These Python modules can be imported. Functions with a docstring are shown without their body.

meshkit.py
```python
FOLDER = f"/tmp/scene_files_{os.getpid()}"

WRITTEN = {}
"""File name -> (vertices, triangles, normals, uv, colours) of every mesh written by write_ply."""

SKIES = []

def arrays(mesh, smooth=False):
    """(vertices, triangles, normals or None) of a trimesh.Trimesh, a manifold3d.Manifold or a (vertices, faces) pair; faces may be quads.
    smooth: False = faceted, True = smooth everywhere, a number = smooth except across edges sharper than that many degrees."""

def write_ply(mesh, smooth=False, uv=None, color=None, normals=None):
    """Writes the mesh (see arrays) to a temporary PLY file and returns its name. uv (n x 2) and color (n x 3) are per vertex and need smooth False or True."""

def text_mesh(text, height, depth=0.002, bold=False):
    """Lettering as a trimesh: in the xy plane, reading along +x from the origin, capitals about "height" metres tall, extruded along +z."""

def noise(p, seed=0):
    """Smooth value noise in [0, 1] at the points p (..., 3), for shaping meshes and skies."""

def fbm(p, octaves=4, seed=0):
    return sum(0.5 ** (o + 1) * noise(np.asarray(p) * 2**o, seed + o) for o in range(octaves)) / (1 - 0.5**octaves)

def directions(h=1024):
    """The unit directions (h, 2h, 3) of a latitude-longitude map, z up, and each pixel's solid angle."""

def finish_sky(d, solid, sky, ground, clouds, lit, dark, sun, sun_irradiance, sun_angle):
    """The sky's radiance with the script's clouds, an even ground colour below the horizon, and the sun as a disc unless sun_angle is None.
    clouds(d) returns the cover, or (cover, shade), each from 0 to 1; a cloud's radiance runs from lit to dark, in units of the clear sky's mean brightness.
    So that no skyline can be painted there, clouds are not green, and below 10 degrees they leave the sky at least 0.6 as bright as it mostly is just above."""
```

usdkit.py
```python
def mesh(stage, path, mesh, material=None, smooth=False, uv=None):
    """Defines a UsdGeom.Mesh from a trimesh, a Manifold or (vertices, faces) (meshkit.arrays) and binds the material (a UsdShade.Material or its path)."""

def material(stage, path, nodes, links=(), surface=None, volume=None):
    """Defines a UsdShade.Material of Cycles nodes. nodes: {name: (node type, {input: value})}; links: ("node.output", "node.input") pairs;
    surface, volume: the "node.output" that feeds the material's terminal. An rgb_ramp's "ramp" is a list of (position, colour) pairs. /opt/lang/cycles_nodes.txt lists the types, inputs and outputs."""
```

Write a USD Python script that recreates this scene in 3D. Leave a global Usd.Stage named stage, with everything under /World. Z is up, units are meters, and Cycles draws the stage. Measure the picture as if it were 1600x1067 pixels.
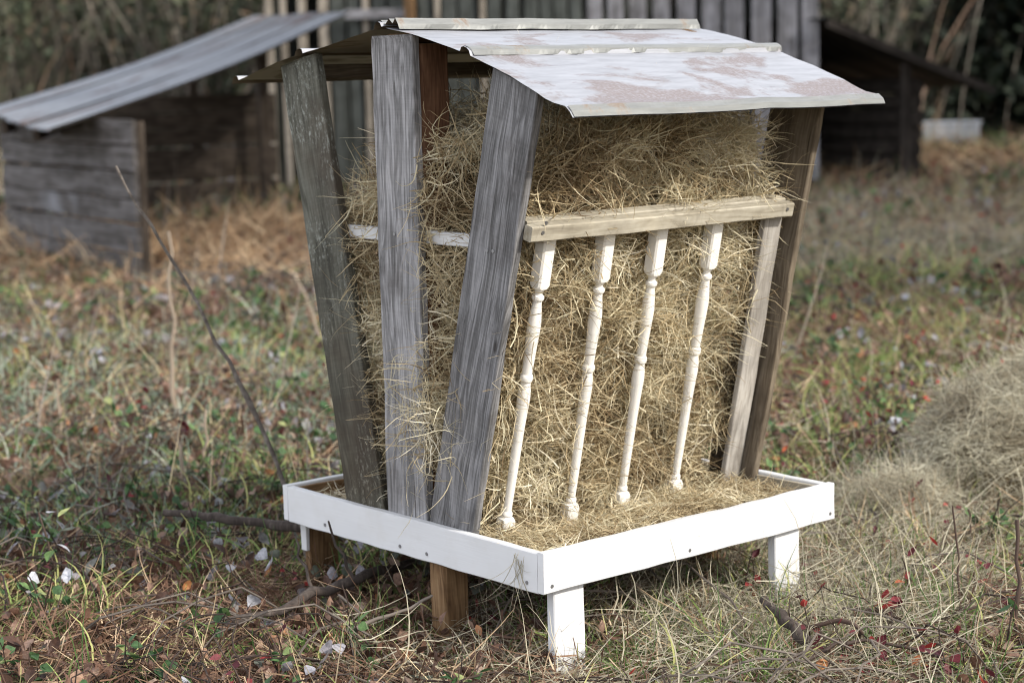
import math, random
import numpy as np, trimesh, usdkit, meshkit
from scipy.spatial.transform import Rotation as Rot
from pxr import Usd, UsdGeom, UsdLux, UsdShade, Sdf, Gf, Vt

stage = Usd.Stage.CreateInMemory()
UsdGeom.SetStageUpAxis(stage, 'Z'); UsdGeom.SetStageMetersPerUnit(stage, 1.0)
UsdGeom.Xform.Define(stage, '/World'); UsdGeom.Scope.Define(stage, '/World/Looks')

# ------------------------------------------------------------------ camera, sky, sun, exposure
CAM = np.array([-2.5101, -2.8491, 1.2614]); EUL = (81.953, 1.377, -40.741); FPX = 2900.0
RM = Rot.from_euler('xyz', EUL, degrees=True).as_matrix()
cam = UsdGeom.Camera.Define(stage, '/World/camera')
M4 = np.eye(4); M4[:3, :3] = RM.T; M4[3, :3] = CAM
cam.AddTransformOp().Set(Gf.Matrix4d(*M4.ravel().tolist()))
cam.CreateHorizontalApertureAttr(36.0); cam.CreateVerticalApertureAttr(36.0 * 682 / 1024)
cam.CreateFocalLengthAttr(36.0 * FPX / 1600); cam.CreateClippingRangeAttr(Gf.Vec2f(0.1, 500))
cam.CreateFStopAttr(3.2); cam.CreateFocusDistanceAttr(3.95)
cam.CreateExposureAttr(0.68)
SUN_AZ = np.array([0.28, -0.96]); SUN_EL = math.radians(36)
SUN = np.array([SUN_AZ[0] * math.cos(SUN_EL), SUN_AZ[1] * math.cos(SUN_EL), math.sin(SUN_EL)])
usdkit.material(stage, '/World/Looks/sky_look', {
    's': ('sky_texture', {'sky_type': 'single_scattering', 'sun_disc': False, 'sun_elevation': SUN_EL, 'sun_rotation': math.atan2(SUN[0], SUN[1]), 'aerosol_density': 2.5, 'air_density': 1.0}),
    'tc': ('texture_coordinate', {}), 'mp': ('mapping', {'scale': (1.6, 1.6, 4.0)}), 'n': ('noise_texture', {'scale': 1.3, 'detail': 6, 'roughness': 0.55}),
    'r': ('rgb_ramp', {'ramp': [(0.30, (0.35, 0.35, 0.35)), (0.62, (0.8, 0.8, 0.8))]}), 'c': ('mix_color', {'b': (9.5, 9.6, 10.0), 'use_clamp': False}),
    'b': ('background_shader', {'strength': 0.135})},
    [('tc.generated', 'mp.vector'), ('mp.vector', 'n.vector'), ('n.fac', 'r.fac'), ('r.color', 'c.fac'), ('s.color', 'c.a'), ('c.result', 'b.color')], surface='b.background')
dome = UsdLux.DomeLight.Define(stage, '/World/sky'); dome.CreateIntensityAttr(1.0)
UsdShade.MaterialBindingAPI.Apply(dome.GetPrim()).Bind(UsdShade.Material.Get(stage, '/World/Looks/sky_look'))
dome.GetPrim().SetCustomDataByKey('kind', 'structure')
sun = UsdLux.DistantLight.Define(stage, '/World/sun')
sun.CreateIntensityAttr(0.95); sun.CreateAngleAttr(2.0); sun.CreateNormalizeAttr(True); sun.CreateColorAttr(Gf.Vec3f(1.0, 0.95, 0.86))
zc = SUN; xc = np.cross([0, 0, 1.0], zc); xc /= np.linalg.norm(xc); yc = np.cross(zc, xc)
S4 = np.eye(4); S4[0, :3], S4[1, :3], S4[2, :3] = xc, yc, zc
sun.AddTransformOp().Set(Gf.Matrix4d(*S4.ravel().tolist()))

# ------------------------------------------------------------------ helpers
rng = np.random.default_rng(7)
def ray(px, py): return RM @ np.array([(px - 800) / FPX, -(py - 533.5) / FPX, -1.0])
def G(px, py, z=0.0):
    d = ray(px, py); return CAM + d * (z - CAM[2]) / d[2]
def D(px, py, dep): return CAM + ray(px, py) * dep
def unit(v): v = np.asarray(v, float); return v / np.linalg.norm(v)
used = {}
def path_for(name, parent=None):
    base = str(parent.GetPath()) if parent is not None else '/World'
    k = used.get((base, name), 0); used[(base, name)] = k + 1
    return f'{base}/{name}' if k == 0 else f'{base}/{name}_{k:03d}'
def tag(p, label=None, cat=None, group=None, kind=None):
    for k, v in (('label', label), ('category', cat), ('group', group), ('kind', kind)):
        if v: p.SetCustomDataByKey(k, v)
    return p
def thing(name, label, cat, group=None, loc=(0, 0, 0)):
    x = UsdGeom.Xform.Define(stage, path_for(name))
    if any(loc): x.AddTranslateOp().Set(Gf.Vec3d(*map(float, loc)))
    return tag(x.GetPrim(), label, cat, group)
TONED = set()
def put_mesh(p, geo, mat, smooth=False):
    """a Mesh; where the material varies from stem to stem or leaf to leaf, each loose piece gets its own tone"""
    m = usdkit.mesh(stage, p, geo, f'/World/Looks/{mat}', smooth=smooth)
    if mat in TONED:
        from scipy.sparse import coo_matrix
        from scipy.sparse.csgraph import connected_components
        f = np.array(m.GetFaceVertexIndicesAttr().Get()).reshape(-1, 3); n = len(m.GetPointsAttr().Get())
        k, lab = connected_components(coo_matrix((np.ones(len(f) * 2), (np.r_[f[:, 0], f[:, 1]], np.r_[f[:, 1], f[:, 2]])), (n, n)), directed=False)
        tone = np.random.default_rng(k).random(k)
        if mat.startswith('hay'):
            pts = np.array(m.GetPointsAttr().Get()); first = np.full(k, -1); first[lab[::-1]] = np.arange(n)[::-1]
            tone = np.clip(tone * .62 + 1.5 * (meshkit.fbm(pts[first] * 8, 2, 17) - .5) + .16, 0, 1)
        tone = tone[lab]
        UsdGeom.PrimvarsAPI(m).CreatePrimvar('tone', Sdf.ValueTypeNames.Float3Array, 'vertex').Set(Vt.Vec3fArray.FromNumpy(np.repeat(tone[:, None], 3, 1).astype(np.float32)))
    return m
def obj(name, geo, mat, parent=None, smooth=False, grain=None, label=None, kind=None):
    """geo: (v, f) or trimesh; grain: per-vertex local coordinates for the texture."""
    p = path_for(name, parent)
    if grain is not None: smooth = False
    m = put_mesh(p, geo, mat, smooth)
    if grain is not None:
        UsdGeom.PrimvarsAPI(m).CreatePrimvar('grain', Sdf.ValueTypeNames.Float3Array, 'vertex').Set(Vt.Vec3fArray.FromNumpy(np.asarray(grain, np.float32)))
    return tag(m.GetPrim(), label, None, None, kind)
def cat_geo(parts):
    V, F, n = [], [], 0
    for v, f in parts:
        V.append(v); F.append(np.asarray(f) + n); n += len(v)
    return np.vstack(V), np.vstack(F)

def board_geo(p0, p1, wdir, w, t, seed=0, rough=0.0012, nl=None, taper=None):
    """A sawn board from p0 to p1 (its centre line), width w along wdir, thickness t; eased edges, slightly uneven. Returns v, f, grain."""
    p0, p1 = np.asarray(p0, float), np.asarray(p1, float)
    L = np.linalg.norm(p1 - p0); a = (p1 - p0) / L
    wd = np.asarray(wdir, float); wd = unit(wd - a * (wd @ a)); td = np.cross(a, wd)
    nl = nl or max(2, int(L / 0.05)); c = min(t, w) * 0.10
    prof = []
    hw, ht = w / 2, t / 2
    nx = max(1, int(w / 0.03))
    for i in range(nx + 1): prof.append((-hw + c + (w - 2 * c) * i / nx, -ht))
    prof.append((hw, -ht + c)); prof.append((hw, ht - c))
    for i in range(nx + 1): prof.append((hw - c - (w - 2 * c) * i / nx, ht))
    prof.append((-hw, ht - c)); prof.append((-hw, -ht + c))
    prof = np.array(prof); n = len(prof)
    ss = np.linspace(0, 1, nl + 1)
    ring = []
    off = seed * 3.17
    for k, s in enumerate(ss):
        q = prof.copy()
        if k in (0, nl): pass
        pts = np.c_[q[:, 0] * 25 + off, q[:, 1] * 25, np.full(n, s * L * 14) + off]
        q = q * (1 + (meshkit.noise(pts, 3)[:, None] - 0.5) * 2 * rough / np.maximum(np.abs(q), 0.006))
        q[:, 0] += (meshkit.noise(np.array([[off, 0.3, s * L * 3]]), 5)[0] - 0.5) * rough * 3
        ring.append(np.c_[q, np.full(n, s * L)])
    loc = np.vstack(ring)
    F = []
    for k in range(nl):
        i = np.arange(n); j = (i + 1) % n
        A, B = k * n, (k + 1) * n
        F.append(np.c_[A + i, A + j, B + j]); F.append(np.c_[A + i, B + j, B + i])
    # ends: own vertices
    e0, e1 = loc[:n].copy(), loc[-n:].copy()
    m = len(loc)
    loc2 = np.vstack([loc, e0, e0.mean(0)[None], e1, e1.mean(0)[None]])
    i = np.arange(n); j = (i + 1) % n
    F.append(np.c_[m + j, m + i, np.full(n, m + n)])
    F.append(np.c_[m + n + 1 + i, m + n + 1 + j, np.full(n, m + 2 * n + 1)])
    v = p0 + loc2[:, :1] * wd + loc2[:, 1:2] * td + loc2[:, 2:] * a
    grain = loc2 + np.array([seed * 1.37 % 7, seed * 0.71 % 5, seed * 2.3 % 11])
    return v, np.vstack(F), grain
def board(name, parent, mat, p0, p1, wdir, w, t, seed=None, label=None, **k):
    seed = rng.integers(1, 500) if seed is None else seed
    v, f, g = board_geo(p0, p1, wdir, w, t, seed, **k)
    return obj(name, (v, f), mat, parent, grain=g, label=label)

def tube_geo(pts, rad, n=6, cap=True):
    pts = np.asarray(pts, float); rad = np.broadcast_to(rad, len(pts))
    t = np.gradient(pts, axis=0); t /= np.linalg.norm(t, axis=1)[:, None]
    ref = np.array([0.31, 0.22, 0.93]) if abs(t[0] @ [0.31, 0.22, 0.93]) < 0.9 else np.array([1.0, 0, 0])
    V = []
    u = unit(ref - t[0] * (ref @ t[0]))
    for k in range(len(pts)):
        u = unit(u - t[k] * (u @ t[k])); w = np.cross(t[k], u)
        an = np.arange(n) / n * 2 * np.pi
        V.append(pts[k] + rad[k] * (np.cos(an)[:, None] * u + np.sin(an)[:, None] * w))
    V = np.vstack(V); F = []
    i = np.arange(n); j = (i + 1) % n
    for k in range(len(pts) - 1):
        A, B = k * n, k * n + n
        F.append(np.c_[A + i, A + j, B + j]); F.append(np.c_[A + i, B + j, B + i])
    m = len(V)
    if cap:
        V = np.vstack([V, pts[:1], pts[-1:]])
        F.append(np.c_[j, i, np.full(n, m)]); F.append(np.c_[m - n + i, m - n + j, np.full(n, m + 1)])
    return V, np.vstack(F)
def wobble(pts, n, amp, seed):
    """resample a polyline to n points with small kinks."""
    pts = np.asarray(pts, float); d = np.r_[0, np.cumsum(np.linalg.norm(np.diff(pts, axis=0), axis=1))]
    s = np.linspace(0, d[-1], n); q = np.c_[[np.interp(s, d, pts[:, k]) for k in range(3)]].T
    r = np.random.default_rng(seed); o = r.normal(0, amp, (n, 3)); o[0] = o[-1] = 0
    return q + o

def strands(P, T, length, width, nseg=6, curl=0.35, droop=0.0, r=rng, taper=True, side=None):
    """Many thin bent ribbons at once. P start points, T start directions (n,3)."""
    n = len(P); length = np.broadcast_to(length, n); width = np.broadcast_to(width, n)
    T = T / np.linalg.norm(T, axis=1)[:, None]
    bend = r.normal(0, curl, (n, 3)); bend2 = r.normal(0, curl, (n, 3))
    pts = [P]; t = T.copy(); tl = [t]
    for k in range(nseg):
        t = t + (bend * (1 - k / nseg) + bend2 * (k / nseg)) / nseg * 2 + r.normal(0, curl * 0.12, (n, 3))
        t[:, 2] -= droop / nseg
        t = t / np.linalg.norm(t, axis=1)[:, None]
        pts.append(pts[-1] + t * (length / nseg)[:, None]); tl.append(t)
    s = r.normal(0, 1, (n, 3)) if side is None else side
    V = np.zeros((n, nseg + 1, 2, 3))
    for k in range(nseg + 1):
        w = np.cross(tl[k], s); w /= np.maximum(np.linalg.norm(w, axis=1)[:, None], 1e-6)
        h = width / 2 * ((1 - (k / nseg) ** 2 * 0.8) if taper else 1.0)
        V[:, k, 0] = pts[k] - w * h[:, None]; V[:, k, 1] = pts[k] + w * h[:, None]
    base = (np.arange(n) * (nseg + 1) * 2)[:, None, None]
    k = np.arange(nseg)[None, :, None] * 2
    q = np.concatenate([base + k + np.array([0, 1, 3])[None, None], base + k + np.array([0, 3, 2])[None, None]], 1)
    return V.reshape(-1, 3), q.reshape(-1, 3)

def leaf_geo(L, W, r, fold=0.35, curl=0.6, lobes=0):
    """an ovate leaf with midrib fold, from the origin along +x, z up"""
    n = 5; s = np.linspace(0, 1, n)
    prof = np.sin(np.pi * np.clip(s, 0.02, 0.985) ** 0.8) * W / 2
    if lobes: prof = prof * (1 + 0.35 * np.cos(s * np.pi * 2 * lobes))
    an = s * curl * r.uniform(0.3, 1.2) * r.choice([-1, 1])
    x = np.cumsum(np.cos(an)) * L / n; z = np.cumsum(np.sin(an)) * L / n
    up = prof * fold * r.uniform(-0.2, 1.4)
    V = np.concatenate([np.c_[x, -prof, z + up], np.c_[x, 0 * x, z], np.c_[x, prof, z + up * r.uniform(0.3, 1.3)]])
    F = []
    for k in range(n - 1):
        for a, b in ((0, n), (n, 2 * n)):
            F += [[a + k, a + k + 1, b + k + 1], [a + k, b + k + 1, b + k]]
    return V, np.array(F)

# ------------------------------------------------------------------ materials
def mat(name, nodes, links, surface, **k): return usdkit.material(stage, '/World/Looks/' + name, nodes, links, surface=surface, **k)

def wood(name, dark, mid, light, across=70, along=2.2, cross=0.25, bump=0.5, rough=0.85, stain=None, flecks=None, ring=1.0, low=None):
    """sawn board: fine fibres, a wandering cathedral figure, faint saw marks, knots, weather stains"""
    n = {'at': ('attribute', {'attribute': 'grain'}),
         'nw': ('noise_texture', {'scale': 3.0, 'detail': 2}), 'sw': ('vector_math', {'math_type': 'scale', 'scale': 0.035}), 'aw': ('vector_math', {'math_type': 'add'}),
         'm1': ('mapping', {'scale': (across * 3.2, across * 3.2, along * 2.5)}), 'n1': ('noise_texture', {'scale': 1.0, 'detail': 4, 'roughness': 0.7}),
         'm2': ('mapping', {'scale': (across * 0.42, across * 0.42, along * 1.1)}), 'n2': ('noise_texture', {'scale': 1.0, 'detail': 3, 'roughness': 0.55, 'distortion': 1.2}),
         'mr': ('math', {'math_type': 'multiply', 'value2': 7.0}), 'pp': ('math', {'math_type': 'pingpong', 'value2': 1.0}),
         'm3': ('mapping', {'scale': (5, 5, 260)}), 'n3': ('noise_texture', {'scale': 1.0, 'detail': 2, 'roughness': 0.6}),
         'n4': ('noise_texture', {'scale': 7.0, 'detail': 5, 'roughness': 0.65}),
         'vk': ('mapping', {'scale': (9, 9, 3.6)}), 'vo': ('voronoi_texture', {'scale': 1.0, 'randomness': 1.0}), 'rk': ('rgb_ramp', {'ramp': [(0.03, (0.25, 0.22, 0.2)), (0.075, (1, 1, 1))]}),
         'mx': ('mix_float', {'fac': 0.30 * ring}), 'mc': ('mapping', {'scale': (130, 130, 3.2)}), 'nc': ('noise_texture', {'scale': 1.0, 'detail': 2, 'roughness': 0.5}), 'rc': ('rgb_ramp', {'ramp': [(0.245, (0.22, 0.2, 0.18)), (0.30, (1, 1, 1))]}), 'mk2': ('mix_color', {'blend_type': 'multiply', 'fac': 0.9}), 'ms': ('mix_float', {'fac': cross}),
         'ramp': ('rgb_ramp', {'ramp': [(0.24, dark), (0.47, mid), (0.74, light)]}),
         'rs': ('rgb_ramp', {'ramp': [(0.32, (0.55, 0.53, 0.51)), (0.5, (0.9, 0.9, 0.9)), (0.68, (1.18, 1.17, 1.15))]}), 'mul': ('mix_color', {'blend_type': 'multiply', 'fac': 0.8, 'use_clamp': False}), 'mk': ('mix_color', {'blend_type': 'multiply', 'fac': 0.9}),
         'b': ('bump', {'strength': bump, 'distance': 0.0012}), 'p': ('principled_bsdf', {'roughness': rough, 'specular_ior_level': 0.2})}
    l = [('at.vector', 'nw.vector'), ('nw.color', 'sw.vector1'), ('at.vector', 'aw.vector1'), ('sw.vector', 'aw.vector2'), ('aw.vector', 'm1.vector'), ('m1.vector', 'n1.vector'), ('aw.vector', 'm2.vector'), ('m2.vector', 'n2.vector'),
         ('n2.fac', 'mr.value1'), ('mr.value', 'pp.value1'), ('at.vector', 'm3.vector'), ('m3.vector', 'n3.vector'), ('at.vector', 'n4.vector'), ('at.vector', 'vk.vector'), ('vk.vector', 'vo.vector'), ('vo.distance', 'rk.fac'),
         ('n1.fac', 'mx.a'), ('pp.value', 'mx.b'), ('mx.result', 'ms.a'), ('n3.fac', 'ms.b'), ('ms.result', 'ramp.fac'),
         ('n4.fac', 'rs.fac'), ('ramp.color', 'mul.a'), ('rs.color', 'mul.b'), ('mul.result', 'mk.a'), ('rk.color', 'mk.b'), ('ms.result', 'b.height'), ('b.normal', 'p.normal')]
    l += [('aw.vector', 'mc.vector'), ('mc.vector', 'nc.vector'), ('nc.fac', 'rc.fac'), ('mk.result', 'mk2.a'), ('rc.color', 'mk2.b')]; out = 'mk2.result'
    if stain:   # a second colour in patches
        n |= {'n5': ('noise_texture', {'scale': stain[1], 'detail': 4, 'roughness': 0.6}), 'r5': ('rgb_ramp', {'ramp': [(stain[2], (0, 0, 0)), (stain[2] + 0.15, (1, 1, 1))]}), 'm5': ('mix_color', {'b': stain[0]})}
        l += [('at.vector', 'n5.vector'), ('n5.fac', 'r5.fac'), ('r5.color', 'm5.fac'), (out, 'm5.a')]; out = 'm5.result'
    if flecks:
        n |= {'m6': ('mapping', {'scale': (150, 150, 60)}), 'n6': ('noise_texture', {'scale': 1, 'detail': 6, 'roughness': 0.8}), 'r6': ('rgb_ramp', {'ramp': [(0.53, (0, 0, 0)), (0.64, (0.8, 0.8, 0.8))]}), 'm7': ('mix_color', {'b': flecks}),
              'n8': ('noise_texture', {'scale': 6, 'detail': 2}), 'r8': ('rgb_ramp', {'ramp': [(0.45, (0, 0, 0)), (0.6, (1, 1, 1))]}), 'm8': ('math', {'math_type': 'multiply'})}
        l += [('at.vector', 'm6.vector'), ('m6.vector', 'n6.vector'), ('n6.fac', 'r6.fac'), ('at.vector', 'n8.vector'), ('n8.fac', 'r8.fac'), ('r6.color', 'm8.value1'), ('r8.color', 'm8.value2'), ('m8.value', 'm7.fac'), (out, 'm7.a')]; out = 'm7.result'
    if low:     # browner and darker where the foot of the board stays damp
        n |= {'sp': ('separate_xyz', {}), 'lz': ('map_range', {'from_min': low[1], 'from_max': low[2], 'to_min': 0.85, 'to_max': 0.0, 'clamp': True}), 'nl': ('noise_texture', {'scale': 12.0, 'detail': 4}), 'ml': ('math', {'math_type': 'multiply'}), 'rl': ('math', {'math_type': 'multiply', 'value2': 1.8, 'use_clamp': True}), 'm9': ('mix_color', {}), 'g9': ('mix_color', {'fac': 1.0, 'blend_type': 'multiply', 'use_clamp': False, 'b': (0.62, 0.54, 0.46)})}
        l += [('at.vector', 'sp.vector'), ('sp.z', 'lz.value'), ('at.vector', 'nl.vector'), ('nl.fac', 'rl.value1'), ('lz.result', 'ml.value1'), ('rl.value', 'ml.value2'), ('ml.value', 'm9.fac'), (out, 'm9.a'), (out, 'g9.a'), ('g9.result', 'm9.b')]; out = 'm9.result'
    l.append((out, 'p.base_color'))
    mat(name, n, l, 'p.BSDF')
wood('grey_wood', (0.066, 0.064, 0.063), (0.170, 0.167, 0.170), (0.33, 0.325, 0.335), across=85, cross=0.07)
wood('grey_wood_dark', (0.046, 0.045, 0.044), (0.120, 0.118, 0.121), (0.25, 0.247, 0.255), across=95, cross=0.11)
wood('lichen_wood', (0.028, 0.027, 0.021), (0.066, 0.065, 0.052), (0.13, 0.13, 0.108), across=60, cross=0.15, low=((0.042, 0.034, 0.028), 9.75, 10.35), stain=((0.05, 0.04, 0.03), 2.2, 0.52), flecks=(0.27, 0.285, 0.26))
wood('brown_wood', (0.06, 0.033, 0.016), (0.135, 0.078, 0.038), (0.21, 0.135, 0.072), across=60, cross=0.08, bump=0.3)
wood('red_brown_wood', (0.055, 0.026, 0.015), (0.12, 0.060, 0.034), (0.19, 0.105, 0.064), across=50, cross=0.05, bump=0.3)
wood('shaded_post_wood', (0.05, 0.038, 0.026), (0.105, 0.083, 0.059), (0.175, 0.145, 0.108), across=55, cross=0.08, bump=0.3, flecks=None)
wood('pale_wood', (0.19, 0.165, 0.125), (0.31, 0.28, 0.22), (0.40, 0.37, 0.305), across=55, cross=0.05, bump=0.25)
wood('limewashed_wood', (0.16, 0.145, 0.125), (0.26, 0.24, 0.215), (0.37, 0.35, 0.32), across=50, cross=0.05, bump=0.2)
wood('shed_wood', (0.03, 0.026, 0.023), (0.075, 0.068, 0.064), (0.15, 0.142, 0.145), across=30, along=0.5, cross=0.03, bump=0.6, stain=((0.20, 0.205, 0.225), 1.3, 0.62))
wood('shed_wood_brown', (0.02, 0.015, 0.011), (0.055, 0.042, 0.032), (0.10, 0.08, 0.065), across=22, along=1.2, cross=0.05, bump=0.6)
wood('barn_wood', (0.10, 0.095, 0.092), (0.20, 0.195, 0.205), (0.31, 0.305, 0.325), across=14, along=0.7, cross=0.03)
wood('barn_wood_green', (0.03, 0.032, 0.028), (0.062, 0.067, 0.06), (0.10, 0.108, 0.10), across=14, along=0.7, cross=0.03)
wood('slat_wood', (0.15, 0.125, 0.10), (0.27, 0.235, 0.19), (0.38, 0.34, 0.29), across=20, along=0.8, cross=0.03)
wood('log_wood', (0.010, 0.008, 0.007), (0.026, 0.021, 0.018), (0.05, 0.042, 0.036), across=20, along=1, cross=0.03)

def paint(name, col, chip, chip_at=0.70, dirt=(0.5, 0.49, 0.47), dirt_fac=0.25, bump=0.22):
    mat(name, {'at': ('attribute', {'attribute': 'grain'}), 'm1': ('mapping', {'scale': (90, 90, 7)}), 'n1': ('noise_texture', {'scale': 1, 'detail': 5, 'roughness': 0.7}),
               'm2': ('mapping', {'scale': (140, 140, 16)}), 'n2': ('noise_texture', {'scale': 1, 'detail': 3, 'roughness': 0.7}), 'r2': ('rgb_ramp', {'ramp': [(chip_at, (0, 0, 0)), (chip_at + 0.03, (1, 1, 1))]}),
               'n3': ('noise_texture', {'scale': 14, 'detail': 5, 'roughness': 0.65}), 'r3': ('rgb_ramp', {'ramp': [(0.48, (0, 0, 0)), (0.8, (1, 1, 1))]}), 'md': ('math', {'math_type': 'multiply', 'value2': dirt_fac}),
               'c1': ('mix_color', {'a': col, 'b': dirt}), 'c2': ('mix_color', {'b': chip}), 'b': ('bump', {'strength': bump, 'distance': 0.002}), 'p': ('principled_bsdf', {'roughness': 0.55, 'specular_ior_level': 0.35})},
        [('at.vector', 'm1.vector'), ('m1.vector', 'n1.vector'), ('at.vector', 'm2.vector'), ('m2.vector', 'n2.vector'), ('n2.fac', 'r2.fac'), ('at.vector', 'n3.vector'), ('n3.fac', 'r3.fac'), ('r3.color', 'md.value1'),
         ('md.value', 'c1.fac'), ('c1.result', 'c2.a'), ('r2.color', 'c2.fac'), ('c2.result', 'p.base_color'), ('n1.fac', 'b.height'), ('b.normal', 'p.normal')], 'p.BSDF')
paint('white_paint', (0.50, 0.505, 0.515), (0.22, 0.19, 0.16), 0.725, dirt=(0.40, 0.38, 0.34), dirt_fac=0.3, bump=0.3)
paint('cream_paint', (0.66, 0.64, 0.60), (0.42, 0.37, 0.30), 0.80, dirt=(0.46, 0.43, 0.37), dirt_fac=0.3, bump=0.04)

def simple(name, col, rough=0.6, metallic=0.0, spec=0.4):
    mat(name, {'p': ('principled_bsdf', {'base_color': col, 'roughness': rough, 'metallic': metallic, 'specular_ior_level': spec})}, [], 'p.BSDF')
simple('screw_metal', (0.25, 0.25, 0.26), 0.45, 0.9)
simple('dark_void', (0.012, 0.011, 0.010), 0.95)

# galvanised roofs: pale zinc with worn primer patches; the underside is brown
def roof_mat(name, zinc, rust, scale, at, under):
    mat(name, {'at': ('attribute', {'attribute': 'grain'}), 'm1': ('mapping', {'scale': scale}), 'n1': ('noise_texture', {'scale': 1, 'detail': 6, 'roughness': 0.62, 'distortion': 0.4}), 'r1': ('rgb_ramp', {'ramp': [(at, (0, 0, 0)), (at + 0.06, (1, 1, 1))]}),
               'm2': ('mapping', {'scale': (60, 60, 8)}), 'n2': ('noise_texture', {'scale': 1, 'detail': 5, 'roughness': 0.7}), 'r2': ('rgb_ramp', {'ramp': [(0.3, tuple(0.72 * c for c in zinc)), (0.55, zinc), (0.75, tuple(min(0.9, 1.15 * c) for c in zinc))]}),
               'n3': ('noise_texture', {'scale': 120, 'detail': 4, 'roughness': 0.7}), 'r3': ('rgb_ramp', {'ramp': [(0.25, (0.15, 0.15, 0.15)), (0.55, (1, 1, 1))]}), 'mm': ('math', {'math_type': 'multiply'}), 'm9': ('math', {'math_type': 'multiply', 'value2': 0.9}),
               'c1': ('mix_color', {'b': rust}), 'g': ('geometry', {}), 'c2': ('mix_color', {'b': under}), 'b': ('bump', {'strength': 0.12, 'distance': 0.003}), 'ru': ('mix_float', {'a': 0.42, 'b': 0.8}), 'p': ('principled_bsdf', {'metallic': 0.25, 'specular_ior_level': 0.5})},
        [('at.vector', 'm1.vector'), ('m1.vector', 'n1.vector'), ('n1.fac', 'r1.fac'), ('at.vector', 'm2.vector'), ('m2.vector', 'n2.vector'), ('n2.fac', 'r2.fac'), ('at.vector', 'n3.vector'), ('n3.fac', 'r3.fac'),
         ('r1.color', 'mm.value1'), ('r3.color', 'mm.value2'), ('mm.value', 'm9.value1'), ('m9.value', 'c1.fac'), ('r2.color', 'c1.a'), ('g.backfacing', 'c2.fac'), ('c1.result', 'c2.a'), ('c2.result', 'p.base_color'),
         ('mm.value', 'ru.fac'), ('ru.result', 'p.roughness'), ('n2.fac', 'b.height'), ('b.normal', 'p.normal')], 'p.BSDF')
roof_mat('feeder_roof_metal', (0.27, 0.278, 0.305), (0.165, 0.138, 0.138), (5.0, 5.0, 3.0), 0.515, (0.12, 0.095, 0.065))
roof_mat('rib_metal', (0.185, 0.19, 0.185), (0.17, 0.13, 0.10), (5, 5, 9), 0.60, (0.12, 0.095, 0.065))
roof_mat('shed_roof_metal', (0.17, 0.185, 0.21), (0.10, 0.065, 0.058), (3.2, 3.2, 0.45), 0.56, (0.05, 0.045, 0.04))
roof_mat('old_roof_metal', (0.07, 0.075, 0.07), (0.05, 0.035, 0.03), (3, 3, 0.4), 0.55, (0.02, 0.018, 0.016))

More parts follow.
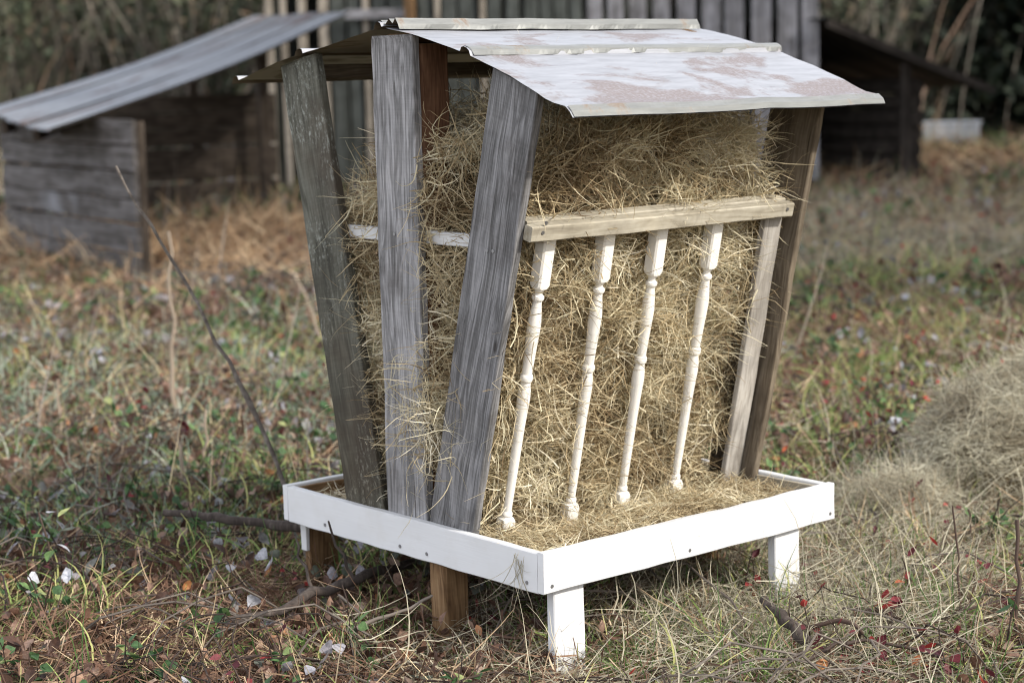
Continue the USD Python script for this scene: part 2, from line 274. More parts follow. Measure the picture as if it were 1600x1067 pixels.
def leafy(name, cols, trans=0.2, rough=0.6):
    TONED.add(name)
    n = {'tn': ('attribute', {'attribute': 'tone'}), 'g': ('geometry', {}), 'oi': ('object_info', {}), 'wn': ('math', {'math_type': 'add'}), 'fr': ('math', {'math_type': 'fraction'}), 'ramp': ('rgb_ramp', {'ramp': cols}), 'nz': ('noise_texture', {'scale': 75, 'detail': 5, 'roughness': 0.7}), 'rz': ('rgb_ramp', {'ramp': [(0.3, (0.45, 0.42, 0.4)), (0.5, (1, 1, 1)), (0.72, (1.45, 1.42, 1.4))]}),
         'mu': ('mix_color', {'blend_type': 'multiply', 'fac': 1.0, 'use_clamp': False}), 'p': ('principled_bsdf', {'roughness': rough, 'specular_ior_level': 0.3}), 't': ('translucent_bsdf', {}), 'm': ('mix_closure', {'fac': trans}), 'b': ('bump', {'strength': 0.5, 'distance': 0.002})}
    mat(name, n, [('tn.fac', 'wn.value1'), ('oi.random', 'wn.value2'), ('wn.value', 'fr.value1'), ('fr.value', 'ramp.fac'), ('g.position', 'nz.vector'), ('nz.fac', 'rz.fac'), ('ramp.color', 'mu.a'), ('rz.color', 'mu.b'), ('mu.result', 'p.base_color'), ('mu.result', 't.color'), ('nz.fac', 'b.height'), ('b.normal', 'p.normal'), ('p.BSDF', 'm.closure1'), ('t.BSDF', 'm.closure2')], 'm.closure')
def fibre(name, cols, rough=0.7, trans=0.25, by='island', spec=0.3, vary=(0.75, 1.25)):
    """plant matter: colour per strand or per plant, light shining through."""
    TONED.add(name); src = 'tn.fac'
    n = {'tn': ('attribute', {'attribute': 'tone'}), 'oi': ('object_info', {}), 'ramp': ('rgb_ramp', {'ramp': cols, 'interpolate': True}), 'p': ('principled_bsdf', {'roughness': rough, 'specular_ior_level': spec}), 't': ('translucent_bsdf', {}), 'm': ('mix_closure', {'fac': trans}),
         'v': ('hsv', {}), 'mr': ('map_range', {'from_min': 0, 'from_max': 1, 'to_min': vary[0], 'to_max': vary[1]})}
    l = [(src, 'ramp.fac'), ('oi.random', 'mr.value'), ('mr.result', 'v.value'), ('ramp.color', 'v.color'), ('v.color', 'p.base_color'), ('v.color', 't.color'), ('p.BSDF', 'm.closure1'), ('t.BSDF', 'm.closure2')]
    mat(name, n, l, 'm.closure')
fibre('hay_strand', [(0, (0.147, 0.098, 0.050)), (0.22, (0.341, 0.261, 0.148)), (0.48, (0.542, 0.455, 0.297)), (0.7, (0.577, 0.531, 0.373)), (0.88, (0.707, 0.635, 0.474)), (1, (0.848, 0.784, 0.628))], trans=0.3, vary=(1, 1))
fibre('hay_strand_pale', [(0, (0.15, 0.12, 0.08)), (0.3, (0.32, 0.285, 0.205)), (0.6, (0.44, 0.41, 0.315)), (1, (0.66, 0.63, 0.50))], trans=0.25, vary=(0.85, 1.1))
fibre('straw_orange', [(0, (0.183, 0.102, 0.054)), (0.4, (0.436, 0.283, 0.159)), (0.75, (0.609, 0.419, 0.243)), (1, (0.786, 0.596, 0.375))], trans=0.15)
fibre('dead_litter', [(0, (0.065, 0.031, 0.021)), (0.3, (0.136, 0.076, 0.048)), (0.55, (0.237, 0.148, 0.093)), (0.8, (0.384, 0.275, 0.175)), (1, (0.534, 0.426, 0.287))], trans=0.12)
fibre('green_blade', [(0, (0.063, 0.122, 0.034)), (0.4, (0.125, 0.216, 0.056)), (0.7, (0.221, 0.304, 0.091)), (0.88, (0.370, 0.392, 0.140)), (1, (0.548, 0.510, 0.234))], trans=0.35)
fibre('frosted_blade', [(0, (0.132, 0.198, 0.131)), (0.5, (0.242, 0.325, 0.237)), (0.8, (0.374, 0.440, 0.378)), (1, (0.550, 0.556, 0.449))], trans=0.25)
fibre('tan_blade', [(0, (0.242, 0.171, 0.095)), (0.5, (0.440, 0.339, 0.202)), (1, (0.657, 0.540, 0.343))], trans=0.25)
leafy('leaf_brown', [(0, (0.034, 0.017, 0.012)), (0.35, (0.078, 0.040, 0.026)), (0.6, (0.132, 0.074, 0.052)), (0.8, (0.204, 0.132, 0.096)), (0.94, (0.264, 0.198, 0.156)), (1, (0.288, 0.120, 0.042))], trans=0.12)
leafy('leaf_frost', [(0, (0.064, 0.076, 0.053)), (0.3, (0.119, 0.123, 0.106)), (0.55, (0.187, 0.174, 0.187)), (0.8, (0.264, 0.264, 0.293)), (1, (0.374, 0.387, 0.425))], trans=0.12)
leafy('leaf_green', [(0, (0.024, 0.055, 0.021)), (0.5, (0.053, 0.112, 0.040)), (0.85, (0.112, 0.184, 0.065)), (1, (0.263, 0.289, 0.119))], trans=0.25)
leafy('leaf_red', [(0, (0.050, 0.010, 0.015)), (0.4, (0.125, 0.020, 0.027)), (0.75, (0.213, 0.031, 0.031)), (0.93, (0.325, 0.037, 0.031)), (1, (0.350, 0.112, 0.037))], trans=0.25)
fibre('twig_dark', [(0, (0.021, 0.013, 0.010)), (0.5, (0.045, 0.028, 0.021)), (1, (0.091, 0.063, 0.049))], trans=0.0)
fibre('twig_grey', [(0, (0.063, 0.050, 0.043)), (0.5, (0.126, 0.105, 0.088)), (1, (0.227, 0.197, 0.168))], trans=0.0)
fibre('stalk_tan', [(0, (0.156, 0.115, 0.079)), (0.5, (0.235, 0.187, 0.140)), (1, (0.313, 0.272, 0.224))], trans=0.0, vary=(.9, 1.1))
fibre('thicket_twig', [(0, (0.044, 0.036, 0.030)), (0.5, (0.106, 0.090, 0.072)), (0.9, (0.198, 0.173, 0.142)), (1, (0.248, 0.149, 0.099))], trans=0.0)
fibre('thicket_leaf', [(0, (0.022, 0.029, 0.017)), (0.6, (0.046, 0.056, 0.034)), (0.9, (0.085, 0.090, 0.053)), (1, (0.152, 0.101, 0.068))], trans=0.2)
fibre('evergreen_leaf', [(0, (0.007, 0.013, 0.008)), (0.6, (0.016, 0.025, 0.015)), (0.95, (0.032, 0.042, 0.025)), (1, (0.068, 0.060, 0.026))], trans=0.15)
mat('bark', {'g': ('geometry', {}), 'm': ('mapping', {'scale': (60, 60, 12)}), 'n': ('noise_texture', {'scale': 1.0, 'detail': 5, 'roughness': 0.7}), 'r': ('rgb_ramp', {'ramp': [(0.3, (0.022, 0.017, 0.015)), (0.55, (0.06, 0.048, 0.042)), (0.75, (0.13, 0.112, 0.098))]}), 'b': ('bump', {'strength': 0.5, 'distance': 0.004}), 'p': ('principled_bsdf', {'roughness': 0.85, 'specular_ior_level': 0.2})},
    [('g.position', 'm.vector'), ('m.vector', 'n.vector'), ('n.fac', 'r.fac'), ('r.color', 'p.base_color'), ('n.fac', 'b.height'), ('b.normal', 'p.normal')], 'p.BSDF')
mat('grey_bark', {'g': ('geometry', {}), 'n': ('noise_texture', {'scale': 45.0, 'detail': 5, 'roughness': 0.7}), 'r': ('rgb_ramp', {'ramp': [(0.3, (0.05, 0.042, 0.036)), (0.55, (0.125, 0.108, 0.095)), (0.75, (0.24, 0.215, 0.19))]}), 'p': ('principled_bsdf', {'roughness': 0.85, 'specular_ior_level': 0.2})},
    [('g.position', 'n.vector'), ('n.fac', 'r.fac'), ('r.color', 'p.base_color')], 'p.BSDF')
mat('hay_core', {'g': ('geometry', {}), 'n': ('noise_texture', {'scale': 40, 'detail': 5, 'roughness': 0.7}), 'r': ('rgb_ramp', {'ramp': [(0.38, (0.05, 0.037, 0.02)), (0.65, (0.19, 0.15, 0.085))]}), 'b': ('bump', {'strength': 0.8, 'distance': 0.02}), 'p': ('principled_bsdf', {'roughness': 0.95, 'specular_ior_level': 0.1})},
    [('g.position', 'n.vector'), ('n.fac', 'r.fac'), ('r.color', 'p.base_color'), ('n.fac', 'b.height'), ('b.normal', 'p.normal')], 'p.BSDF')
mat('soil', {'g': ('geometry', {}), 'n': ('noise_texture', {'scale': 0.55, 'detail': 5, 'roughness': 0.6}), 'n2': ('noise_texture', {'scale': 28, 'detail': 6, 'roughness': 0.75}),
             'r': ('rgb_ramp', {'ramp': [(0.33, (0.12, 0.08, 0.055)), (0.46, (0.16, 0.118, 0.078)), (0.56, (0.14, 0.14, 0.08)), (0.68, (0.25, 0.21, 0.14))]}), 'r2': ('rgb_ramp', {'ramp': [(0.3, (0.35, 0.33, 0.32)), (0.7, (1.25, 1.2, 1.15))]}),
             'mul': ('mix_color', {'blend_type': 'multiply', 'fac': 1.0, 'use_clamp': False}), 'b': ('bump', {'strength': 1.0, 'distance': 0.03}), 'p': ('principled_bsdf', {'roughness': 0.95, 'specular_ior_level': 0.1})},
    [('g.position', 'n.vector'), ('g.position', 'n2.vector'), ('n.fac', 'r.fac'), ('n2.fac', 'r2.fac'), ('r.color', 'mul.a'), ('r2.color', 'mul.b'), ('mul.result', 'p.base_color'), ('n2.fac', 'b.height'), ('b.normal', 'p.normal')], 'p.BSDF')
mat('stone_white', {'g': ('geometry', {}), 'n': ('noise_texture', {'scale': 6, 'detail': 5, 'roughness': 0.65}), 'r': ('rgb_ramp', {'ramp': [(0.3, (0.34, 0.36, 0.40)), (0.6, (0.52, 0.55, 0.60))]}), 'p': ('principled_bsdf', {'roughness': 0.6})},
    [('g.position', 'n.vector'), ('n.fac', 'r.fac'), ('r.color', 'p.base_color')], 'p.BSDF')

# ------------------------------------------------------------------ ground
def ground_z(x, y):
    p = np.stack([np.asarray(x, float), np.asarray(y, float), np.zeros_like(np.asarray(x, float))], -1)
    near = np.exp(-((np.asarray(x) - 0.5) ** 2 + (np.asarray(y) - 0.5) ** 2) / 1.2)
    return ((meshkit.fbm(p * 0.8, 4, 11) - 0.5) * 0.16 - 0.02) * (1 - 0.75 * near)
def grid_ground():
    rr = np.r_[np.linspace(0, 12, 110), np.geomspace(12.4, 260, 40)]
    th = np.linspace(0, 2 * np.pi, 220, endpoint=False)
    R, T = np.meshgrid(rr[1:], th, indexing='ij')
    x = 1.0 + R * np.cos(T); y = 1.5 + R * np.sin(T)
    v = np.c_[x.ravel(), y.ravel(), ground_z(x, y).ravel()]
    n = len(th); F = []
    i = np.arange(n); j = (i + 1) % n
    for k in range(len(rr) - 2):
        A, B = k * n, (k + 1) * n
        F.append(np.c_[A + i, B + i, B + j]); F.append(np.c_[A + i, B + j, A + j])
    v = np.vstack([v, [[1, 1.5, ground_z(1.0, 1.5)]]]); F.append(np.c_[i, j, np.full(n, len(v) - 1)])
    return v, np.vstack(F)
tag(obj('ground', grid_ground(), 'soil', smooth=True), 'rough pasture ground of brown litter, frost and grass', None, None, 'structure')

# ------------------------------------------------------------------ old barn behind, with its vertical boards
W0, W1 = D(425, 130, 20.6), D(1279, 110, 19.0)
W0[2] = W1[2] = 0
wd = unit(W1 - W0); wn = np.array([wd[1], -wd[0], 0.0])          # outward normal towards the feeder
if wn @ (CAM - W0) < 0: wn = -wn
def on_wall(px):
    d = ray(px, 120); n = wn; return CAM + d * (((W0 - CAM) @ n) / (d @ n))
barn = thing('board_barn', 'tall weathered barn with gaps between its vertical boards, directly behind the feeder', 'barn')
def wall_board(px0, px1, m, name='wall_board', z0=0.12, z1=3.7, out=0.0, lab=None):
    a, b = on_wall(px0), on_wall(px1); w = abs((b - a) @ wd); c = (a + b) / 2 + wn * out; c[2] = 0
    s = rng.uniform(-0.02, 0.02)
    board(name, barn, m, c + [0, 0, z0 + rng.uniform(0, .08)], c + [0, 0, z1] + wd * s, wd, w, 0.025, nl=6, rough=0.004, label=lab)
for a, b in [(868, 888), (893, 911), (919, 941), (951, 974), (986, 1011), (1022, 1048), (1059, 1087), (1097, 1127), (1134, 1163), (1176, 1206), (1216, 1246), (1253, 1279)]:
    wall_board(a, b, 'barn_wood' if a > 900 else 'barn_wood_green')
for a, b in [(420, 431), (444, 453), (472, 484), (503, 516), (573, 581), (683, 690), (753, 761)]:
    wall_board(a, b, 'slat_wood', 'slat', z0=0.05, out=0.03)
for a, b in [(520, 543), (547, 566), (586, 606), (612, 634), (655, 676), (694, 716), (722, 746), (766, 786), (793, 812), (822, 842), (846, 864)]:
    wall_board(a, b, 'barn_wood_green')
bk = unit([ray(1262, 110)[0], ray(1262, 110)[1], 0]) * 4.5
for (p, q, h, seed) in ((W0 + bk, W1 + bk, 3.7, 5), (W0, W0 + bk, 3.7, 6), (W1 - wd * .02, W1 + bk, 3.7, 7)):
    n_ = max(4, int(np.linalg.norm(q - p) / 0.3)); u = (q - p) / n_
    for k in range(n_):
        c = p + u * (k + 0.5) + [0, 0, 0]
        board('wall_board', barn, 'barn_wood_green', c + [0, 0, .05], c + [0, 0, 3.7], u, np.linalg.norm(u) * 0.985, 0.025, nl=3, rough=0.002)
rid = (W0 + W1) / 2 + bk / 2
for sgn in (0, 1):
    e = (wn * 0.3 if sgn == 0 else bk - wn * 0.3)
    A = W0 - wd * .3 + e + [0, 0, 3.66]; B = W1 + wd * .3 + e + [0, 0, 3.66]; C_ = W1 + wd * .3 + bk / 2 + [0, 0, 5.3]; D_ = W0 - wd * .3 + bk / 2 + [0, 0, 5.3]
    v = np.array([A, B, C_, D_, A + [0, 0, .02], B + [0, 0, .02], C_ + [0, 0, .02], D_ + [0, 0, .02]])
    f = np.array([[0, 2, 1], [0, 3, 2], [4, 5, 6], [4, 6, 7], [0, 1, 5], [0, 5, 4], [1, 2, 6], [1, 6, 5], [2, 3, 7], [2, 7, 6], [3, 0, 4], [3, 4, 7]])
    obj('roof_slope', (v, f), 'old_roof_metal', barn, grain=v * 1.0)
a, b = on_wall(548), on_wall(642); za = D(548, 24, (a - CAM) @ -RM[:, 2])[2]
board('cross_beam', barn, 'barn_wood', np.r_[a[:2], za] + wn * .09, np.r_[b[:2], za - .01] + wn * .09, (0, 0, 1), 0.10, 0.06, nl=4, label='pale grey beam nailed across the boards')
a = on_wall(648); board('corner_post', barn, 'brown_wood', np.r_[a[:2], 0] + wn * .10, np.r_[a[:2], 3.7] + wn * .10, wd, 0.10, 0.10, nl=6)

# ------------------------------------------------------------------ left goat shelter with the sloping iron roof
shed = thing('goat_shelter', 'low plank shelter with long sloping corrugated iron roof leaning towards the barn', 'shelter')
A0, A1 = G(222, 447), G(15, 403)
u = unit(A1 - A0); up = np.array([0, 0, 1.0]); nrm = np.cross(u, up)
if nrm @ (CAM - A0) < 0: nrm = -nrm
zz = 0.03; hs = [0.17, 0.19, 0.16, 0.18, 0.17, 0.17]
for k, h in enumerate(hs):
    board('front_plank', shed, 'shed_wood', A0 + [0, 0, zz + h / 2], A1 + [0, 0, zz + h / 2 + rng.uniform(-.012, .012)], up, h - 0.014, 0.028, nl=14, rough=0.004)
    zz += h
board('corner_post', shed, 'shed_wood_brown', A0 + u * .012 - nrm * .045 + [0, 0, -.05], A0 + u * .012 - nrm * .045 + [0, 0, 1.05], u, 0.03, 0.05, nl=6)
board('corner_post', shed, 'shed_wood_brown', A1 - nrm * .07 + [0, 0, -.05], A1 - nrm * .07 + [0, 0, 1.0], u, 0.09, 0.09, nl=6)
E0, E3 = D(84, 202, 11.7), D(548, 19, 17.4); E2 = D(399, 27, 20.0); E1 = E0 + (E2 - E3)
def corrugated(P0, down, across, n, pitch, amp, seed, sag=0.0):
    L = np.linalg.norm(across); m = 18
    s = np.linspace(0, 1, n + 1); t = np.linspace(0, 1, m + 1); nn = unit(np.cross(across, down))
    if nn[2] < 0: nn = -nn
    v, g = [], []
    for tt in t:
        for k, ss in enumerate(s):
            z = amp * math.cos(ss * L / pitch * 2 * math.pi) + 0.012 * (meshkit.noise(np.array([[ss * L * 1.5, tt * 4, seed * 9.1]]))[0] - .5) - sag * math.sin(math.pi * tt)
            v.append(P0 + across * ss + down * tt + nn * z); g.append((ss * L + seed, seed * 2.0, tt * np.linalg.norm(down)))
    F = []
    for a in range(m):
        for b in range(n):
            i = a * (n + 1) + b
            F += [[i, i + 1, i + n + 2], [i, i + n + 2, i + n + 1]]
    v, F = np.array(v), np.array(F)
    nrm_ = np.cross(v[F[0][1]] - v[F[0][0]], v[F[0][2]] - v[F[0][0]])
    if nrm_[2] < 0: F = F[:, ::-1]
    return v, F, np.array(g)
down, acr = E0 - E3, E2 - E3
ns = 4
for k in range(ns):
    o = E3 + acr * (k / ns) + np.array([0, 0, 0.006 * (k % 2)])
    v, f, g = corrugated(o, down * (1 + 0.012 * rng.normal()), acr * (1 / ns * 1.05), 44, 0.095, 0.013, k + 1, 0.05)
    obj('roof_sheet', (v, f), 'shed_roof_metal', shed, grain=g)
for s in (0.30, 0.7):     # rafters under the iron
    o = acr * s - np.array([0, 0, .09])
    board('rafter', shed, 'shed_wood_brown', E3 + o, E0 + o + (E3 - E0) * .02, up, 0.09, 0.045, nl=8)
# far end wall of horizontal planks
B0, B1 = D(40, 140, 17.2), D(428, 134, 18.6); B0[2] = B1[2] = 0
zz = 0.0
for k in range(7):
    h = 0.17
    board('back_plank', shed, 'shed_wood_brown', B0 + [0, 0, zz + h / 2], B1 + [0, 0, zz + h / 2 + rng.uniform(-.015, .015)], up, h - 0.01, 0.03, nl=12, rough=0.004)
    zz += h
for px in (410, 300):
    p = D(px, 134, 18.2); p[2] = 0
    board('back_post', shed, 'shed_wood_brown', p, p + [0, 0, 1.75 if px == 410 else 1.45], B1 - B0, 0.1, 0.08, nl=5)

# ------------------------------------------------------------------ right lean-to on the barn
lean = thing('log_lean_to', 'dark open log shelter with low sloping roof joined to the barn end', 'shelter')
ax = -wn                                                         # away from the feeder, along the barn's end
R0 = W1 + wd * 0.05
perp = unit(np.array([0.93, -0.10, 0]))
def right_pt(px, dep): p = D(px, 110, dep); p[2] = 0; return p
Q0, Q1 = right_pt(1276, 18.9), right_pt(1428, 19.6); back = unit(Q1 - Q0); back = np.array([-back[1], back[0], 0]) * 2.4
if back @ -RM[:, 2] < 0: back = -back
zh, zl_ = 1.80, 1.06
Q2 = right_pt(1535, 20.0)
for k in range(8):                                               # back wall
    z = 0.1 + 0.185 * k
    board('back_plank', lean, 'log_wood', Q0 + back + [0, 0, z], Q1 + back + [0, 0, z], up, 0.178, 0.03, nl=6, rough=.003)
for k in range(7):                                               # side wall of logs, their ends towards the camera
    z = 0.09 + 0.165 * k
    a = Q1 + [0, 0, z] - back * rng.uniform(0.0, .03); b = Q1 + back + [0, 0, z]
    v, f = tube_geo(wobble([a, b], 6, 0.008, k), 0.088 + rng.uniform(-.008, .008), 12)
    g = v.copy(); obj('log', (v, f), 'log_wood', lean, grain=g)
board('door_post', lean, 'log_wood', Q1 - unit(Q1 - Q0) * .17 - unit(back) * .06, Q1 - unit(Q1 - Q0) * .17 - unit(back) * .06 + [0, 0, 1.32], Q1 - Q0, 0.10, 0.08, nl=5)
board('wall_rail', lean, 'slat_wood', Q0 + back - unit(back) * .05 + [0, 0, 0.52], Q1 + back - unit(back) * .05 + [0, 0, 0.50], up, 0.03, 0.03, nl=4)
u_ = Q2 - Q0
for k in range(3):
    o = Q0 - unit(back) * .15 + [0, 0, zh] + (back + unit(back) * .3) * (k / 3)
    v, f, g = corrugated(o, u_ + np.array([0, 0, zl_ - zh]), (back + unit(back) * .3) / 3 * 1.05, 30, 0.1, 0.012, k + 9, 0.02)
    obj('roof_sheet', (v, f), 'old_roof_metal', lean, grain=g)
board('barge_board', lean, 'log_wood', Q0 - unit(back) * .17 + [0, 0, zh - .06], Q2 - unit(back) * .17 + [0, 0, zl_ - .055], up, 0.08, 0.025, nl=6)

# white box far behind
tr = thing('stock_tank', 'pale bluish white box standing in the grass right of the dark log shelter', 'trough')
b0, b1 = G(1443, 233), G(1528, 232); uu = unit(b1 - b0); vv = np.array([-uu[1], uu[0], 0]); 
if vv @ -RM[:, 2] < 0: vv = -vv
wL = np.linalg.norm(b1 - b0)
board('side_wall', tr, 'stone_white', b0 + [0, 0, .19], b1 + [0, 0, .19], up, 0.40, 0.05, nl=4)
board('side_wall', tr, 'stone_white', b0 + vv * .55 + [0, 0, .19], b1 + vv * .55 + [0, 0, .19], up, 0.40, 0.05, nl=4)
for q in (b0 + uu * .03, b1 - uu * .03): board('end_wall', tr, 'stone_white', q + vv * .03 + [0, 0, .185], q + vv * .52 + [0, 0, .185], up, 0.385, 0.05, nl=4)
board('lid', tr, 'stone_white', b0 + vv * .275 - uu * .03 + [0, 0, .405], b1 + vv * .275 + uu * .03 + [0, 0, .405], vv, 0.62, 0.025, nl=4)

# ------------------------------------------------------------------ THE HAY FEEDER
fd = thing('hay_feeder', 'wooden V shaped hay feeder with white tray, spindles and small tin roof', 'hay feeder')
LX, LY, ZT, BH = 0.946, 0.979, 0.272, 0.089
YM, ZBOT = 0.498, 0.205
t = 0.020; zc_ = ZT - BH / 2
board('front_board', fd, 'white_paint', (0, t / 2, zc_), (LX, t / 2, zc_), up, BH, t, seed=11, nl=40)
board('back_board', fd, 'white_paint', (0, LY - t / 2, zc_), (LX, LY - t / 2, zc_), up, BH, t, seed=12, nl=40)
board('end_board', fd, 'white_paint', (t / 2, t + .001, zc_ - .001), (t / 2, LY - t - .001, zc_ - .001), up, BH, t, seed=13, nl=40)
board('end_board', fd, 'white_paint', (LX - t / 2, t + .001, zc_ - .001), (LX - t / 2, LY - t - .001, zc_ - .001), up, BH, t, seed=14, nl=40)
# bare inner lining boards of the tray
board('lining_board', fd, 'brown_wood', (t + .002, LY - t - .0065, zc_ - .004), (LX - t - .002, LY - t - .0065, zc_ - .004), up, BH - .006, .009, seed=15)
board('lining_board', fd, 'pale_wood', (LX - t - .0065, t + .02, zc_ - .004), (LX - t - .0065, LY - t - .02, zc_ - .004), up, BH - .006, .009, seed=16)
nb = 8
for k in range(nb):
    y = t + .004 + (LY - 2 * t - .008) * (k + .5) / nb
    board('floor_board', fd, 'brown_wood', (t + .001, y, .196), (LX - t - .001, y, .196), (0, 1, 0), (LY - 2 * t) / nb - .004, .016, seed=30 + k)
# legs
lt = 0.024
def leg(x, y, sgn, m, tilt=0.0):
    board('leg', fd, m, (x + tilt, y, -0.05), (x, y, ZT - BH + (.0 if sgn == 0 else .06)), (1, 0, 0), BH, lt)
leg(0.045 + BH / 2, t + lt / 2 + .0005, 1, 'white_paint')
leg(0.752 + BH / 2, t + lt / 2 + .0005, 1, 'white_paint', 0.004)
leg(0.045 + BH / 2, LY - t - lt / 2 - .0005, 1, 'brown_wood')
leg(0.752 + BH / 2, LY - t - lt / 2 - .0005, 1, 'brown_wood')
board('leg', fd, 'white_paint', (0.0395, LY - t - lt / 2, .105), (0.0395, LY - t - lt / 2, ZT - BH + .05), (0, 1, 0), lt, .010)
for x in (0.015, 0.86):
    board('centre_leg', fd, 'brown_wood', (x + .035, 0.385, -.05), (x + .035, 0.385, ZT - BH + .004), (1, 0, 0), 0.07, 0.06, label='bare brown leg under the middle of the tray')
# end frames: three boards in a fan at each end
pt = 0.021; hw = 0.151
yr0, yr1, yl0, yl1 = 0.337, 0.089, 0.662, 0.867
zr, zl, zm = 1.23, 1.304, 1.353
def slant_board(name, x, y0, z0, y1, z1, m, seed, label, zb, zt_fn):
    """a board leaning in the y-z plane, its top cut to the roof line"""
    p0 = np.array([x, y0, z0]); p1 = np.array([x, y1, z1]); a = unit(p1 - p0)
    p0 = p0 + a * (zb - z0) / a[2]; p1 = p1 + a * 0.12
    v, f, g = board_geo(p0, p1, (0, 1, 0), hw, pt, seed, nl=60)
    # cut: points above the roof line slide down the board
    over = v[:, 2] - zt_fn(v[:, 1])
    k = over > 0
    v[k] -= a * (over[k] / (a[2] + 1e-9))[:, None] * 0.93
    return obj(name, (v, f), m, fd, grain=g, label=label)
PR = [(-0.074, 1.198), (0.0, 1.236), (0.217, 1.317), (0.36, 1.353), (0.47, 1.376), (0.5, 1.380)]
PL = [(0.5, 1.380), (0.62, 1.362), (0.72, 1.343), (0.838, 1.327), (0.98, 1.300), (1.131, 1.262)]
pry, prz = np.array(PR + PL[1:]).T
def roof_z(y): return np.interp(y, pry, prz)
cut = lambda y: roof_z(y) - 0.006
for x, first in ((t + .0015 + pt / 2, True), (LX - t - .002 - pt / 2, False)):
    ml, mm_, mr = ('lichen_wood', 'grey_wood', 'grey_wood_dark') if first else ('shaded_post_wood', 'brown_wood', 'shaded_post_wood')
    zb = ZBOT
    slant_board('slant_post', x, yl0, ZT, yl1, zl, ml, 51 + first, 'dark lichen flecked board leaning outwards' if first else None, zb, cut)
    x2 = x + (-0.0 if first else 0)
    slant_board('upright_post', x2, YM, ZT, YM, zm, mm_, 53 + first, 'upright silvery grey board' if first else None, zb, lambda y: np.full_like(y, 1.356) if first else cut(y))
    slant_board('slant_post', x, yr0 if first else .300, ZT, yr1 if first else .074, zr, mr, 56 + first, 'blue grey sawn board leaning towards the spindles' if first else None, zb, cut)
board('backing_post', fd, 'red_brown_wood', (0.0870, YM, ZBOT), (0.0870, YM, 1.343), (0, 1, 0), 0.140, 0.086, seed=64, label='deep reddish brown post behind the upright grey board')
# ridge block on the upright and ridge beam under the tin
board('ridge_beam', fd, 'brown_wood', (t + .026, YM, 1.357), (LX - .03, YM, 1.357), (0, 1, 0), 0.09, 0.022, seed=61)
# purlins under the eaves
for y in (0.86, 0.12):
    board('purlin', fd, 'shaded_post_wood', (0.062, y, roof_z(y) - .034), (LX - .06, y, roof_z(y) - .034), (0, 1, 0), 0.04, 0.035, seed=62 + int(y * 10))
# rails: pale front rail, white end rail, matching ones behind
def yr_at(z): return yr0 + (yr1 - yr0) * (z - ZT) / (zr - ZT)
def yl_at(z): return yl0 + (yl1 - yl0) * (z - ZT) / (zl - ZT)
vt = unit([0, yr1 - yr0, zr - ZT]); vn = np.array([0, -vt[2], vt[1]])                          # up the slope; outwards
def on_front(x, z, off=0.0, along=0.0):
    """a point on the outer edge plane of the spindle side"""
    return np.array([x, yr_at(z) - hw / 2 / math.cos(math.atan2(abs(vt[1]), vt[2])), z]) + vn * off + vt * along
board('front_rail', fd, 'pale_wood', on_front(0.040, 0.943, .013), on_front(0.868, 0.943, .013), vt, 0.034, 0.026, seed=71, nl=40)
board('rail_lining', fd, 'pale_wood', on_front(0.048, 0.952, -.020), on_front(0.866, 0.952, -.020), vt, 0.024, 0.036, seed=76)
vt2 = unit([0, yl1 - yl0, zl - ZT])
yb_ = yl_at(0.955) + hw / 2
board('back_rail', fd, 'pale_wood', (0.048, yb_ + .006, 0.955), (LX - .06, yb_ + .006, 0.955), vt2, 0.06, 0.022, seed=72)
board('end_rail', fd, 'white_paint', (0.0555, yr_at(.915) - .02, 0.915), (0.0555, yl_at(.915) + .03, 0.915), up, 0.030, 0.022, seed=73)
board('end_rail', fd, 'pale_wood', (LX - .067, yr_at(.915) - .02, 0.915), (LX - .067, yl_at(.915) + .03, 0.915), up, 0.030, 0.022, seed=74)
